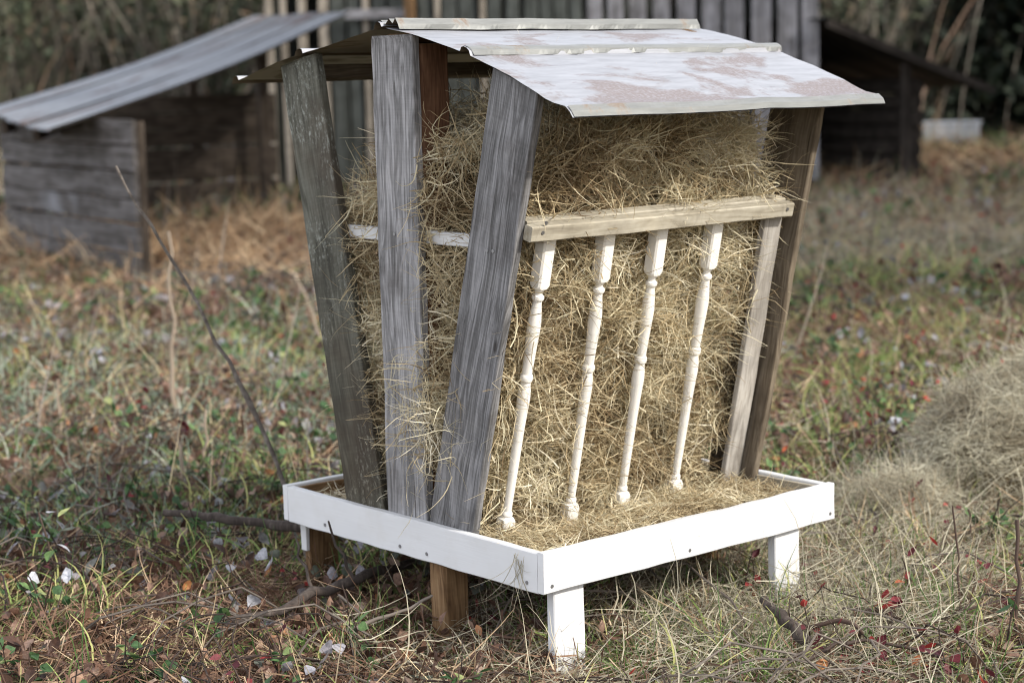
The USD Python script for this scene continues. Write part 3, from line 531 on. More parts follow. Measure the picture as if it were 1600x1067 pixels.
# spindles
def baluster(x0, z0, x1, z1, seed, side=0):
    if side == 0: a, b = on_front(x0, z0, -.020), on_front(x1, z1, -.020)
    else: a, b = np.array([x0, yl_at(z0) + hw / 2 - .018, z0]), np.array([x1, yl_at(z1) + hw / 2 - .018, z1])
    L = np.linalg.norm(b - a); axd = (b - a) / L
    xd = unit(np.array([1.0, 0, 0]) - axd * axd[0]); yd = np.cross(axd, xd)
    N = 24; an = (np.arange(N) + 0.5) / N * 2 * np.pi
    sq = 0.0172 / np.maximum(np.abs(np.cos(an)), np.abs(np.sin(an))); sq = np.minimum(sq, 0.0172 * 1.34)
    S = [(0, -1), (.172, -1), (.182, -.8), (.188, .0118), (.196, .0085), (.203, .0088), (.207, .0130), (.213, .0140), (.219, .0130), (.223, .0102), (.232, .0102), (.26, .0130), (.295, .0154), (.325, .0150), (.345, .0141), (.349, .0148), (.353, .0137),
         (.40, .0126), (.452, .0112), (.457, .0142), (.465, .0152), (.473, .0140), (.476, .0112), (.485, .0114), (.505, .0138), (.53, .0148), (.56, .0138), (.62, .0122), (.75, .0110), (.86, .0098), (.90, .0092), (.905, .0120), (.912, .0128), (.918, .0105), (.925, -.8), (.935, -1), (1, -1)]
    V, Gr = [], []
    for s, rr in S:
        q = sq if rr == -1 else (np.minimum(sq, 0.0172 * 1.08) * 0.96 if rr < 0 else np.full(N, rr))
        cx, cy = np.cos(an) * q, np.sin(an) * q
        V.append(a + axd * s * L + cx[:, None] * xd + cy[:, None] * yd); Gr.append(np.c_[cx + seed, cy, np.full(N, s * L)])
    V, Gr = np.vstack(V), np.vstack(Gr); F = []
    i = np.arange(N); j = (i + 1) % N
    for k in range(len(S) - 1):
        A, B = k * N, (k + 1) * N
        F.append(np.c_[A + i, A + j, B + j]); F.append(np.c_[A + i, B + j, B + i])
    m = len(V); V = np.vstack([V, [a], [b]]); Gr = np.vstack([Gr, [[seed, 0, 0]], [[seed, 0, L]]])
    F.append(np.c_[j, i, np.full(N, m)]); F.append(np.c_[m - N + i, m - N + j, np.full(N, m + 1)])
    V, F = V, np.vstack(F)
    # smooth across the turned part, keep the flats crisp
    vv_, ff_, nn_ = meshkit.arrays((V, F), 35)
    from scipy.spatial import cKDTree
    idx = cKDTree(V).query(vv_)[1]
    m_ = usdkit.mesh(stage, path_for('spindle', fd), (V, F), '/World/Looks/cream_paint', smooth=False)
    m_.GetPointsAttr().Set(Vt.Vec3fArray.FromNumpy(vv_.astype(np.float32))); m_.GetFaceVertexIndicesAttr().Set(Vt.IntArray.FromNumpy(ff_.astype(np.int32).ravel()))
    m_.CreateNormalsAttr(Vt.Vec3fArray.FromNumpy(nn_.astype(np.float32))); m_.SetNormalsInterpolation('vertex')
    UsdGeom.PrimvarsAPI(m_).CreatePrimvar('grain', Sdf.ValueTypeNames.Float3Array, 'vertex').Set(Vt.Vec3fArray.FromNumpy(Gr[idx].astype(np.float32)))
for k, (x0, x1) in enumerate([(0.126, 0.136), (0.302, 0.334), (0.467, 0.500), (0.649, 0.680)]):
    baluster(x0, 0.940, x1, 0.222, k * 3.1 + 1)
    baluster(x0, 0.940, x1, 0.222, k * 3.1 + 20, 1)
board('side_strip', fd, 'limewashed_wood', on_front(0.872, 0.215, -.010), on_front(0.838, 0.922, -.010), (1, 0, 0), 0.060, 0.016, seed=81, label='limewashed strip beside the far board')

# roof tin: one bent sheet on each side, with folded ribs running along the ridge
def roof_profile(pts, ribs):
    P = []
    pts = np.array(pts); y = np.linspace(pts[0, 0], pts[-1, 0], 26); z = np.interp(y, pts[:, 0], pts[:, 1])
    k = np.ones(5) / 5; zs = np.convolve(np.r_[[z[0]] * 2, z, [z[-1]] * 2], k, 'valid'); zs[0], zs[-1] = z[0], z[-1]
    yy, zz_ = list(y), list(zs)
    for c in ribs:
        for d_, h in ((-.017, 0), (-.0125, .010), (-.005, .0135), (.005, .0135), (.0125, .010), (.017, 0)):
            yy.append(c + d_); zz_.append(np.interp(c + d_, y, zs) + h)
    keep = [(a, b) for a, b in zip(yy, zz_) if not any(abs(a - c) < .0165 and b - np.interp(a, y, zs) < .004 for c in ribs)]
    return np.array(sorted(keep))
def tin(name, prof, x0, x1, seed, m='feeder_roof_metal', curl=0.0, label=None):
    n = 70; V, Gr = [], []
    L = np.r_[0, np.cumsum(np.linalg.norm(np.diff(prof, axis=0), axis=1))]
    for a in range(n + 1):
        s = a / n
        for b, (y, z) in enumerate(prof):
            edge0 = 0.010 * (meshkit.noise(np.array([[L[b] * 9, seed, 0]]))[0] - .5) + 0.006 * (meshkit.noise(np.array([[L[b] * 45, seed, 2]]))[0] - .5)
            edge1 = 0.020 * (meshkit.noise(np.array([[L[b] * 9, seed, 7]]))[0] - .5) + 0.008 * (meshkit.noise(np.array([[L[b] * 45, seed, 5]]))[0] - .5)
            x = x0 + edge0 + (x1 + edge1 - x0 - edge0) * s
            dz = 0.010 * (meshkit.fbm(np.array([[x * 5, y * 7, seed]]), 3)[0] - .5) * min(1, 4 * s, 4 * (1 - s) + .3)
            lip = b in (0, len(prof) - 1)
            dy = 0.004 * (meshkit.noise(np.array([[x * 26, 0, seed + 3.0]]))[0] - .5) * 2 if lip else 0
            V.append((x, y + dy, z + dz)); Gr.append((L[b] + seed * 1.3, seed, x))
    c = len(prof); F = []
    for a in range(n):
        for b in range(c - 1):
            i = a * c + b; F += [[i, i + c, i + c + 1], [i, i + c + 1, i + 1]]
    V, F = np.array(V), np.array(F)
    nz = np.cross(V[F[0][1]] - V[F[0][0]], V[F[0][2]] - V[F[0][0]])[2]
    if nz < 0: F = F[:, ::-1]
    # smooth shading but crisp ribs
    obj(name, (V, F), m, fd, grain=np.array(Gr), label=label)
prR = roof_profile(PR, [0.222])
e = prR[0]
prR = np.vstack([[e + [-.038, -.016], e + [-.030, -.016], e + [-.024, -.004], e + [-.012, .007]], prR[1:]])
tin('roof_sheet', prR, 0.008, 0.996, 6.3, label='sunlit tin sheet with pinkish worn patches')
prL = roof_profile(PL, [0.524, 0.838, 1.118])
tin('roof_sheet', prL + [0, .004], 0.004, 1.00, 2.7, label='far tin sheet seen from below')
cap = np.array([(0.458, 1.376), (0.461, 1.388), (0.470, 1.401), (0.482, 1.389), (0.494, 1.400), (0.506, 1.387), (0.520, 1.398), (0.545, 1.382)])
tin('ridge_cap', cap, 0.012, 0.968, 4.2, 'rib_metal')
rib = prR[(np.abs(prR[:, 0] - .222) < .0175)]
tin('roof_rib', rib + [0, .0016], 0.010, 0.994, 6.3, 'rib_metal')
lip = prR[:4]; tin('eave_strip', lip + [-.001, .0018], 0.012, 0.998, 6.3, 'rib_metal')
# screws
def screw(p, n):
    n = unit(n); v, f = tube_geo([np.array(p) - n * .002, np.array(p) + n * .0012], 0.0042, 10)
    obj('screw', (v, f), 'screw_metal', fd)
for x in (0.022, 0.44, 0.93): screw((x, -.0003, ZT - BH + .016), (0, -1, 0))
for y in (.055, .40, .50, .80): screw((-.0003, y, ZT - BH + .018), (-1, 0, 0))
for (y, z) in ((.17, .9), (.19, .9), (.47, .90), (.51, .92), (.46, .40)): screw((t + .001, yr_at(z) if y < .3 else y, z), (-1, 0, 0)) if y >= .3 else screw((t + .001, yr_at(z) + (y - .18), z), (-1, 0, 0))
for x in (.07, .075, .845): screw(on_front(x, .955 + (.012 if x == .075 else -.008), .0265), vn)

# ------------------------------------------------------------------ hay in the feeder
def sect(z):
    """x0, x1, y0, y1 of the hay at height z"""
    q = np.clip((z - ZT) / (0.93 - ZT), 0, 1.5)
    yy0 = yr_at(z) - hw / 2 + .066; yy1 = yl_at(z) + hw / 2 - .05
    return 0.074, 0.86, yy0, yy1
def hay_surface(n, r):
    """random points on the body of the hay: positions and outward normals"""
    P, N = [], []
    w = [0.48, 0.25, 0.07, 0.06, 0.14]
    side = r.choice(5, n, p=w)
    zt_ = lambda x, y: 1.165 + 0.06 * (meshkit.noise(np.stack([x * 4, y * 4, 0 * x], -1), 4) - .5) - 0.22 * np.clip((y - .55) / .3, 0, 1) - 0.05 * np.clip((.15 - x) / .1, 0, 1)
    for k in range(5):
        m = int((side == k).sum()); 
        if not m: continue
        a, z = r.uniform(0, 1, m), r.uniform(0.23, 1.15, m)
        x0, x1, y0, y1 = sect(z)
        if k == 0: p = np.c_[x0 + (x1 - x0) * a, y0, z]; nn = np.tile([0, -1.0, -.25], (m, 1))
        if k == 1: p = np.c_[np.full(m, x0), y0 + (y1 - y0) * a, z]; nn = np.tile([-1.0, 0, 0], (m, 1))
        if k == 2: p = np.c_[np.full(m, x1), y0 + (y1 - y0) * a, z]; nn = np.tile([1.0, 0, 0], (m, 1))
        if k == 3: p = np.c_[x0 + (x1 - x0) * a, y1, z]; nn = np.tile([0, 1.0, -.25], (m, 1))
        if k == 4:
            z = np.full(m, 1.16); x0, x1, y0, y1 = sect(z); b = r.uniform(0, 1, m)
            x = x0 + (x1 - x0) * a; y = y0 + (y1 - y0) * b; p = np.c_[x, y, zt_(x, y)]; nn = np.tile([0, 0, 1.0], (m, 1))
        else:
            top = zt_(p[:, 0], p[:, 1]); p[:, 2] = 0.23 + (p[:, 2] - .23) * (top - .23) / (1.15 - .23)
        P.append(p); N.append(nn)
    P, N = np.vstack(P), np.vstack(N)
    N /= np.linalg.norm(N, axis=1)[:, None]
    b = (meshkit.fbm(P * 7.0, 3, 2) - .5) * 1.7 + (meshkit.noise(P * 15, 8) - .5) * .6
    # rounder corners: pull the points near the vertical and top edges inwards
    ctr = np.array([.465, .47, .75]); ex = np.abs(P - ctr) / np.array([.39, .42, .48])
    srt = np.sort(ex, axis=1); corner = np.clip(srt[:, 1] - .72, 0, .4)
    P = P + N * (b * 0.085)[:, None] - (P - ctr) * (corner * 0.45)[:, None]
    return P, N
def tangents(P, N, r, horiz=0.45):
    t1 = r.normal(0, 1, P.shape)
    fl = np.stack([meshkit.noise(P * 9 + 3, s) - .5 for s in (21, 22, 23)], -1) * 3.2
    t_ = t1 * 0.75 + fl
    t_[:, 2] *= (1 - horiz)
    t_ -= N * ((t_ * N).sum(1) * 0.85)[:, None]
    return t_
def hay_strands(n, seed, lo=.05, hi=.17, wlo=.0013, whi=.0036, out=(-.022, .014), push=0.10):
    r = np.random.default_rng(seed)
    P, N = hay_surface(n, r); P = P + N * r.uniform(out[0], out[1], (n, 1))
    T = tangents(P, N, r) + N * r.normal(0.0, push, (n, 1)) * 2
    L = r.uniform(lo, hi, n); P = P - T / np.linalg.norm(T, axis=1)[:, None] * (L * .4)[:, None]
    return strands(P, T, L, r.uniform(wlo, whi, n) , 8, 0.8, 0.15, r)
def clear_of_posts(v, spindles=True):
    q = v.reshape(-1, 2, 3).copy(); c = q.mean(1); y, z = c[:, 1], c[:, 2]; k = np.zeros(len(c), bool)
    for yc in (yl_at(z), np.full(len(c), YM), yr_at(z)): k |= np.abs(y - yc) < hw / 2 + .004
    x_new = np.where(k & (c[:, 0] < .050), .050 + (.050 - c[:, 0]) * .12, c[:, 0]); q[:, :, 0] += (x_new - c[:, 0])[:, None]
    if spindles:
        yp = yr_at(z) - hw / 2 + .020; f_ = (.940 - z) / .718; near = np.zeros(len(c), bool)
        for x0, x1 in [(0.126, 0.136), (0.302, 0.334), (0.467, 0.500), (0.649, 0.680), (0.838, 0.872)]: near |= np.abs(c[:, 0] - (x0 + (x1 - x0) * f_)) < .024
        near &= (z < .95) & (y < yp + .021)
        q[:, :, 1] += np.where(near, (yp + .021 - y) * 1.1, 0)[:, None]
    return q.reshape(-1, 3)
hy = thing('hay_load', 'greenish tan hay stuffed between the feeder boards, white spindles and tin roof', 'hay')
v, f = hay_strands(24000, 1); obj('inner_stems', (clear_of_posts(v), f), 'hay_strand', hy, kind='stuff')
v, f = hay_strands(11000, 2, .05, .2, .0012, .0032, (0.0, .034), .2); obj('outer_stems', (clear_of_posts(v), f), 'hay_strand', hy, kind='stuff')
# stray long stems that stick out
r = np.random.default_rng(3); P, N = hay_surface(700, r); k_ = (N[:, 0] > -.9) | (r.random(700) < .4); P, N = P[k_], N[k_]; T = N * (np.where(np.abs(N[:, :1]) > .9, .45, 1.0)) + r.normal(0, .55, P.shape) - [0, 0, .15]
v, f = strands(P, T, r.uniform(.05, .16, len(P)), r.uniform(.001, .0022, len(P)), 8, .8, .35, r); obj('stray_stems', (clear_of_posts(v, False), f), 'hay_strand_pale', hy, kind='stuff')
n = 280; P = np.c_[r.uniform(-.016, .02, n), r.normal(.405, .05, n), r.normal(.52, .075, n)]; T = np.c_[r.normal(-.1, .3, n), r.normal(0, 1, n), r.normal(-.2, .8, n)]
v, f = strands(P, T, r.uniform(.05, .14, n), r.uniform(.0012, .0026, n), 8, 1.0, .5, r); v[:, 0] = np.minimum(v[:, 0], .0205) * 1.0; obj('spilling_stems', (v, f), 'hay_strand', hy, kind='stuff')
n = 14; P = np.c_[np.full(n, -.004), r.normal(.075, .012, n), r.uniform(.235, .27, n)]; T = np.c_[r.normal(-.08, .05, n), r.normal(0, .15, n), np.full(n, -1.0)]
v, f = strands(P, T, r.uniform(.08, .19, n), r.uniform(.0012, .002, n), 8, .5, .2, r); v[:, 0] = np.minimum(v[:, 0], -.001); obj('dangling_stems', (v, f), 'hay_strand_pale', hy, kind='stuff')
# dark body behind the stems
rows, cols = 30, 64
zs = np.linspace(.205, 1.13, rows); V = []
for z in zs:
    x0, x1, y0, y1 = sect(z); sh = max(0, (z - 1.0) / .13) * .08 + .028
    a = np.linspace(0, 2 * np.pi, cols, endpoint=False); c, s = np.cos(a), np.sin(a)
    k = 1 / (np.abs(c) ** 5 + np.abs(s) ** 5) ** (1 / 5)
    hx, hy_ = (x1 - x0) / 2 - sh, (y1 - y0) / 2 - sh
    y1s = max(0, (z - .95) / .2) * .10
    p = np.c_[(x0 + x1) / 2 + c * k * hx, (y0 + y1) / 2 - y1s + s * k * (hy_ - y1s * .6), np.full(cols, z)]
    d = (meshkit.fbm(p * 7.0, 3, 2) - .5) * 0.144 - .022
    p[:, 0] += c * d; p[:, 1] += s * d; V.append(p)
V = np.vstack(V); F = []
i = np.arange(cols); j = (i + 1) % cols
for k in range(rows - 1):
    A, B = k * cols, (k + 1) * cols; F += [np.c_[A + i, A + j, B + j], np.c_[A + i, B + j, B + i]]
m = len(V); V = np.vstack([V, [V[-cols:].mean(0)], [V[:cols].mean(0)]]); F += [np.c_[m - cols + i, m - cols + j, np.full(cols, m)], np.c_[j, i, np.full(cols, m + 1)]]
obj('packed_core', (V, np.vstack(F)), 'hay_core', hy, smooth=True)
# crumbs of hay in the tray
r = np.random.default_rng(4); n = 9000
P = np.c_[r.uniform(.03, LX - .04, n), np.where(r.random(n) < .62, r.uniform(.03, .30, n), r.uniform(.03, LY - .03, n)), np.zeros(n)]
P[:, 2] = .207 + .014 + .030 * meshkit.noise(np.c_[P[:, :2] * 11, P[:, 2]], 9) + r.uniform(-.012, .016, n) + np.clip((P[:, 1] - .20) / .2, 0, 1) * .03 * (P[:, 1] < .45) - np.clip((.06 - P[:, 1]) / .03, 0, 1) * .006
T = r.normal(0, 1, (n, 3)); T[:, 2] *= .22
L = r.uniform(.02, .10, n); P -= T / np.linalg.norm(T, axis=1)[:, None] * (L * .5)[:, None]
P[:, 0] = np.clip(P[:, 0], .03, LX - .06); P[:, 1] = np.clip(P[:, 1], .028, LY - .05)
v, f = strands(P, T, L, r.uniform(.001, .0026, n), 5, .4, 0, r)
v[:, 1] = np.where(v[:, 2] < ZT, np.clip(v[:, 1], .0215, LY - .0215), v[:, 1]); v[:, 0] = np.where(v[:, 2] < ZT, np.clip(v[:, 0], .022, LX - .022), v[:, 0]); v[:, 2] = np.maximum(v[:, 2], .207)
obj('tray_stems', (v, f), 'hay_strand', hy, kind='stuff')
gx, gy = np.meshgrid(np.linspace(.024, LX - .032, 50), np.linspace(.024, LY - .034, 50), indexing='ij')
gz = .212 + .028 * meshkit.noise(np.stack([gx * 11, gy * 11, 0 * gx], -1), 9) + np.clip((gy - .20) / .2, 0, 1) * .02 * (gy < .45)
ii = np.arange(49)[:, None] * 50 + np.arange(49)[None]; ii = ii.ravel()
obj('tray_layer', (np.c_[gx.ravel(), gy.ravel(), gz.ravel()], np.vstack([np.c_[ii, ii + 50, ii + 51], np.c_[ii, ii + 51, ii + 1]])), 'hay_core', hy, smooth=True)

# ------------------------------------------------------------------ loose hay heaps
def heap(name, c, rx, ry, h, n, m, label, seed, cat='hay'):
    r = np.random.default_rng(seed); o = thing(name, label, cat)
    a = r.uniform(0, 2 * np.pi, n); q = np.sqrt(r.uniform(0, 1, n)); x = c[0] + rx * q * np.cos(a); y = c[1] + ry * q * np.sin(a)
    top = lambda x, y: h * np.clip(1 - ((x - c[0]) / rx) ** 2 - ((y - c[1]) / ry) ** 2, 0, 1) ** .6 * (.72 + .55 * meshkit.noise(np.stack([x * 5, y * 5, 0 * x], -1), seed))
    z = ground_z(x, y) + top(x, y) + r.uniform(-.02, .012, n)
    T = r.normal(0, 1, (n, 3)); T[:, 2] = T[:, 2] * .3 - .05
    fl = np.stack([meshkit.noise(np.c_[x, y, z] * 5, s + seed) - .5 for s in (31, 32)], -1) * 3; T[:, :2] += fl
    L = r.uniform(.06, .2, n); P = np.c_[x, y, z] - T / np.linalg.norm(T, axis=1)[:, None] * (L * .5)[:, None]
    v, f = strands(P, T, L, r.uniform(.001, .0024, n), 6, .7, .2, r); obj('hay_stems', (v, f), m, o, kind='stuff')
    g = np.linspace(-1, 1, 36); X, Y = np.meshgrid(c[0] + g * rx, c[1] + g * ry, indexing='ij'); Z = ground_z(X, Y) + top(X, Y) - .025
    ii = (np.arange(35)[:, None] * 36 + np.arange(35)[None]).ravel()
    obj('packed_core', (np.c_[X.ravel(), Y.ravel(), Z.ravel()], np.vstack([np.c_[ii, ii + 36, ii + 37], np.c_[ii, ii + 37, ii + 1]])), 'hay_core', o, smooth=True)
c = G(1625, 745); heap('hay_heap', c, .43, .36, .38, 15000, 'hay_strand_pale', 'large heap of pale grey hay on the grass right of the feeder', 41)
c = G(1400, 795); heap('hay_heap', c, .20, .16, .12, 3200, 'hay_strand_pale', 'small tuft of pale hay between the large heap and the feeder leg', 42)

# ------------------------------------------------------------------ ground cover
def instancer(name, protos, xyz, yaw, scale, which, label, category=None, tilt=0.0, seed=0):
    pth = path_for(name); pi = UsdGeom.PointInstancer.Define(stage, pth)
    for k, (nm, geo, m) in enumerate(protos):
        parts = geo if isinstance(geo, list) else [(geo, m)]
        sub = UsdGeom.Xform.Define(stage, f'{pth}/{nm}')
        for q, (g_, m_) in enumerate(parts):
            put_mesh(f'{pth}/{nm}/shape_{q}' if q else f'{pth}/{nm}/shape', g_, m_)
        pi.CreatePrototypesRel().AddTarget(sub.GetPath())
    n = len(xyz); r = np.random.default_rng(seed + 100)
    q = Rot.from_euler('zyx', np.c_[yaw, r.normal(0, tilt, n) if tilt else np.zeros(n), r.normal(0, tilt, n) if tilt else np.zeros(n)]).as_quat()
    pi.CreateProtoIndicesAttr(Vt.IntArray.FromNumpy(which.astype(np.int32)))
    pi.CreatePositionsAttr(Vt.Vec3fArray.FromNumpy(xyz.astype(np.float32)))
    pi.CreateOrientationsAttr(Vt.QuathArray([Gf.Quath(float(a[3]), float(a[0]), float(a[1]), float(a[2])) for a in q]))
    pi.CreateScalesAttr(Vt.Vec3fArray.FromNumpy(np.repeat(scale[:, None], 3, 1).astype(np.float32)))
    return tag(pi.GetPrim(), label, category, None, 'stuff')

def tuft(n, h0, h1, w, spread, lean, r, curl=.35, droop=.5):
    P = np.c_[r.normal(0, spread, (n, 2)), np.full(n, -.01)]
    T = np.c_[P[:, :2] / spread * lean + r.normal(0, lean * .6, (n, 2)), np.full(n, 1.0)]
    return strands(P, T, r.uniform(h0, h1, n), r.uniform(w * .6, w * 1.3, n), 6, curl, droop, r)
def mat_patch(n, rad, l0, l1, w0, w1, h, r, curl=.4):
    P = np.c_[r.uniform(-rad, rad, (n, 2)), r.uniform(0.0, h, n)]
    T = r.normal(0, 1, (n, 3)); T[:, 2] *= .25
    L = r.uniform(l0, l1, n); P -= T / np.linalg.norm(T, axis=1)[:, None] * (L * .5)[:, None]
    return strands(P, T, L, r.uniform(w0, w1, n), 5, curl, .1, r)
def leaves(n, rad, L0, L1, h, r, lobes=0, flat=.5):
    out = []
    for k in range(n):
        v, f = leaf_geo(r.uniform(L0, L1), r.uniform(L0, L1) * .6, r, fold=.5, curl=1.1, lobes=lobes)
        R_ = Rot.from_euler('zyx', [r.uniform(0, 6.28), r.normal(0, flat), r.normal(0, flat)])
        out.append((R_.apply(v) + [r.uniform(-rad, rad), r.uniform(-rad, rad), r.uniform(.005, h)], f))
    return cat_geo(out)
def weed(n_st, h, n_lf, Ll, r, lean=.3):
    """upright weed: stems with leaves"""
    st, lf = [], []
    for k in range(n_st):
        d = np.array([r.normal(0, lean), r.normal(0, lean), 1.0]); L = h * r.uniform(.6, 1.1)
        pts = wobble([[r.normal(0, .01), r.normal(0, .01), -.02], d * L * .5, d * L + [r.normal(0, .03), r.normal(0, .03), 0]], 6, L * .02, int(r.integers(1e6)))
        st.append(tube_geo(pts, np.linspace(.0022, .001, 6), 4))
        for q in range(n_lf):
            s = r.uniform(.25, 1.0); p = pts[int(s * 5)]
            v, f = leaf_geo(Ll * r.uniform(.6, 1.2), Ll * .6 * r.uniform(.6, 1.1), r)
            lf.append((Rot.from_euler('zyx', [r.uniform(0, 6.28), r.normal(-.1, .5), r.normal(0, .4)]).apply(v) + p, f))
    return cat_geo(st), cat_geo(lf)
def arch_cane(L, r, rad=.0028):
    a = r.uniform(0, 6.28); d = np.array([math.cos(a), math.sin(a), 0]); hgt = r.uniform(.03, .16)
    s = np.linspace(0, 1, 9); pts = s[:, None] * d * L + np.c_[np.zeros((9, 2)), hgt * np.sin(np.pi * s ** .8)] + np.c_[r.normal(0, .012, (9, 2)), np.zeros(9)]
    return tube_geo(pts - [*(d[:2] * L / 2), 0.01], np.linspace(rad, rad * .5, 9), 5)

FW = -RM[:, 2]; fw2 = unit([FW[0], FW[1]]); rt2 = np.array([fw2[1], -fw2[0]])
def scatter(per_m2, r, r0=3.0, r1=30.0, half=0.42):
    """points over the pasture that thin out with distance from the near end"""
    bands = [(r0, 6, 1.0, 1.0), (6, 9, .62, 1.15), (9, 14, .32, 1.45), (14, 22, .15, 1.9), (22, 45, .05, 2.8)]
    XY, S = [], []
    for a, b, k, sc in bands:
        b = min(b, r1)
        if a >= b: continue
        area = half * (b * b - a * a); n = int(area * per_m2 * k)
        d = np.sqrt(r.uniform(a * a, b * b, n)); s = r.uniform(-half, half, n) * d
        XY.append(CAM[:2] + d[:, None] * fw2 + s[:, None] * rt2); S.append(np.full(n, sc) * r.uniform(.75, 1.3, n))
    return np.vstack(XY), np.concatenate(S)
def nz(xy, sc, seed): return meshkit.fbm(np.c_[xy * sc, np.zeros(len(xy))], 3, seed)
def lat(xy): d = xy - CAM[:2]; return (d @ rt2) / np.maximum(d @ fw2, .1)      # <0 left half, >0 right half
def depth(xy): return (xy - CAM[:2]) @ fw2
def blob(xy, c, rad): return np.exp(-((xy - np.asarray(c)[:2]) ** 2).sum(1) / (2 * rad * rad))
foot = lambda xy: (np.abs(xy[:, 0] - .47) < .40) & (np.abs(xy[:, 1] - .49) < .40)
def inside_sheds(xy): return np.zeros(len(xy), bool)
def sow(name, protos, per_m2, prob, label, seed, tilt=.12, smul=1.0, r1=30., cat_=None, zoff=0.0):
    r = np.random.default_rng(seed); xy, s = scatter(per_m2, r, r1=r1); k = r.random(len(xy)) < np.clip(prob(xy), 0, 1); xy, s = xy[k], s[k]
    n = len(xy); z = ground_z(xy[:, 0], xy[:, 1]) + zoff
    instancer(name, protos, np.c_[xy, z], r.uniform(0, 6.28, n), s * smul, r.integers(0, len(protos), n), label, cat_, tilt, seed)
rp = np.random.default_rng(77)
hayspot = lambda xy: np.clip(1.2 * blob(xy, G(1120, 985), .24) + 1.1 * blob(xy, G(1320, 915), .24) + .9 * blob(xy, G(1420, 830), .28) + .45 * blob(xy, G(1230, 1050), .25) + .35 * blob(xy, G(760, 1040), .15), 0, 1)
orange = lambda xy: np.clip(blob(xy, G(350, 392), .85) + blob(xy, G(470, 400), 1.3) + blob(xy, G(1330, 275), 1.6) , 0, 1)
paleband = lambda xy: np.clip(blob(xy, G(1400, 375), 1.3) + blob(xy, G(1300, 390), 1.) + .6 * blob(xy, G(1560, 360), 1.2), 0, 1)
sow('dead_litter', [('patch_a', mat_patch(70, .13, .05, .2, .0015, .004, .035, rp), 'dead_litter'), ('patch_b', mat_patch(70, .13, .05, .22, .0012, .0035, .05, rp), 'dead_litter'), ('patch_c', mat_patch(60, .12, .04, .16, .0015, .0045, .03, rp), 'dead_litter')],
    85, lambda xy: .75 - .25 * paleband(xy) - .35 * hayspot(xy), 'brown litter of dead stems matted over the whole pasture', 201)
sow('fallen_leaves', [('leaves_a', leaves(18, .14, .018, .045, .05, rp, flat=.8), 'leaf_brown'), ('leaves_b', leaves(16, .14, .02, .055, .06, rp, flat=.9), 'leaf_brown'), ('leaves_c', leaves(18, .12, .015, .04, .05, rp, flat=.9), 'leaf_brown')],
    105, lambda xy: .25 + .4 * (lat(xy) < .02) + 1.2 * (nz(xy, .9, 5) - .28) - .6 * hayspot(xy) - .5 * paleband(xy), 'brown and reddish fallen leaves lying in the grass', 202)
sow('frosted_leaves', [('frost_a', leaves(6, .12, .025, .06, .09, rp, flat=.35), 'leaf_frost'), ('frost_b', leaves(5, .12, .03, .075, .08, rp, flat=.35), 'leaf_frost')],
    62, lambda xy: np.where(lat(xy) < .0, .85, .5) * (2.2 * (nz(xy, 1.3, 6) - .30)) - .6 * hayspot(xy) - .5 * orange(xy), 'pale frosted leaves scattered among weeds, mostly left of the feeder', 203)
wd1, wd2 = weed(4, .13, 6, .035, rp), weed(3, .17, 5, .04, rp)
sow('green_weeds', [('weed_a', [(wd1[0], 'twig_dark'), (wd1[1], 'leaf_green')], None), ('weed_b', [(wd2[0], 'twig_dark'), (wd2[1], 'leaf_green')], None), ('low_leaves', leaves(9, .09, .025, .055, .05, rp), 'leaf_green')],
    75, lambda xy: .12 + 1.5 * (nz(xy, 1.1, 7) - .36) - .5 * hayspot(xy) - .6 * orange(xy), 'low dark green weeds and creeping leaves', 204)
sow('green_grass', [('tuft_a', tuft(26, .05, .15, .0042, .022, .55, rp), 'green_blade'), ('tuft_b', tuft(34, .04, .12, .0036, .03, .7, rp), 'green_blade'), ('tuft_c', tuft(18, .08, .2, .0045, .02, .6, rp), 'green_blade')],
    115, lambda xy: .12 + .22 * (lat(xy) > .1) + 1.6 * (nz(xy, .75, 8) - .37) + .9 * blob(xy, G(1000, 975), .14) + .7 * blob(xy, G(880, 1020), .18) + .5 * blob(xy, G(760, 930), .3) + .4 * blob(xy, G(1560, 1000), .3) + .8 * blob(xy, G(330, 780), .3) + .5 * blob(xy, G(350, 560), .6) + .55 * blob(xy, G(1450, 460), 1.0) + .6 * blob(xy, G(1330, 450), .7) + .6 * blob(xy, G(1560, 250), 2.5) - .7 * orange(xy) - .35 * paleband(xy),
    'short green grass growing in tufts over the pasture', 205)
sow('frosted_grass', [('frost_tuft_a', tuft(30, .08, .2, .0045, .03, .5, rp), 'frosted_blade'), ('frost_tuft_b', tuft(36, .06, .16, .004, .035, .65, rp), 'frosted_blade')],
    85, lambda xy: .95 * blob(xy, G(90, 610), .55) + .9 * blob(xy, G(210, 590), .5) + .5 * blob(xy, G(330, 600), .6) + .3 * (lat(xy) < -.05) * (depth(xy) > 5) - .3 * orange(xy), 'frosty blue green grass left of the feeder', 206)
sow('dry_grass', [('dry_a', tuft(24, .06, .2, .0032, .03, .8, rp, .5, .8), 'tan_blade'), ('dry_b', tuft(20, .1, .28, .003, .03, .7, rp, .5, .7), 'tan_blade')],
    40, lambda xy: np.where(lat(xy) < 0, .0, .05) + .7 * (nz(xy, .8, 9) - .46) + .9 * paleband(xy) + .15 * hayspot(xy), 'dry tan grass standing and lying across the pasture', 207)
sow('spilled_hay', [('spill_a', mat_patch(90, .14, .06, .22, .0012, .003, .05, rp, .6), 'hay_strand_pale'), ('spill_b', mat_patch(80, .13, .06, .2, .0012, .0028, .06, rp, .7), 'hay_strand_pale')],
    150, lambda xy: .8 * hayspot(xy) + .35 * paleband(xy) * (depth(xy) > 8) + .05 * (lat(xy) > .02), 'pale hay spilled on the ground around the front legs', 208, r1=20)
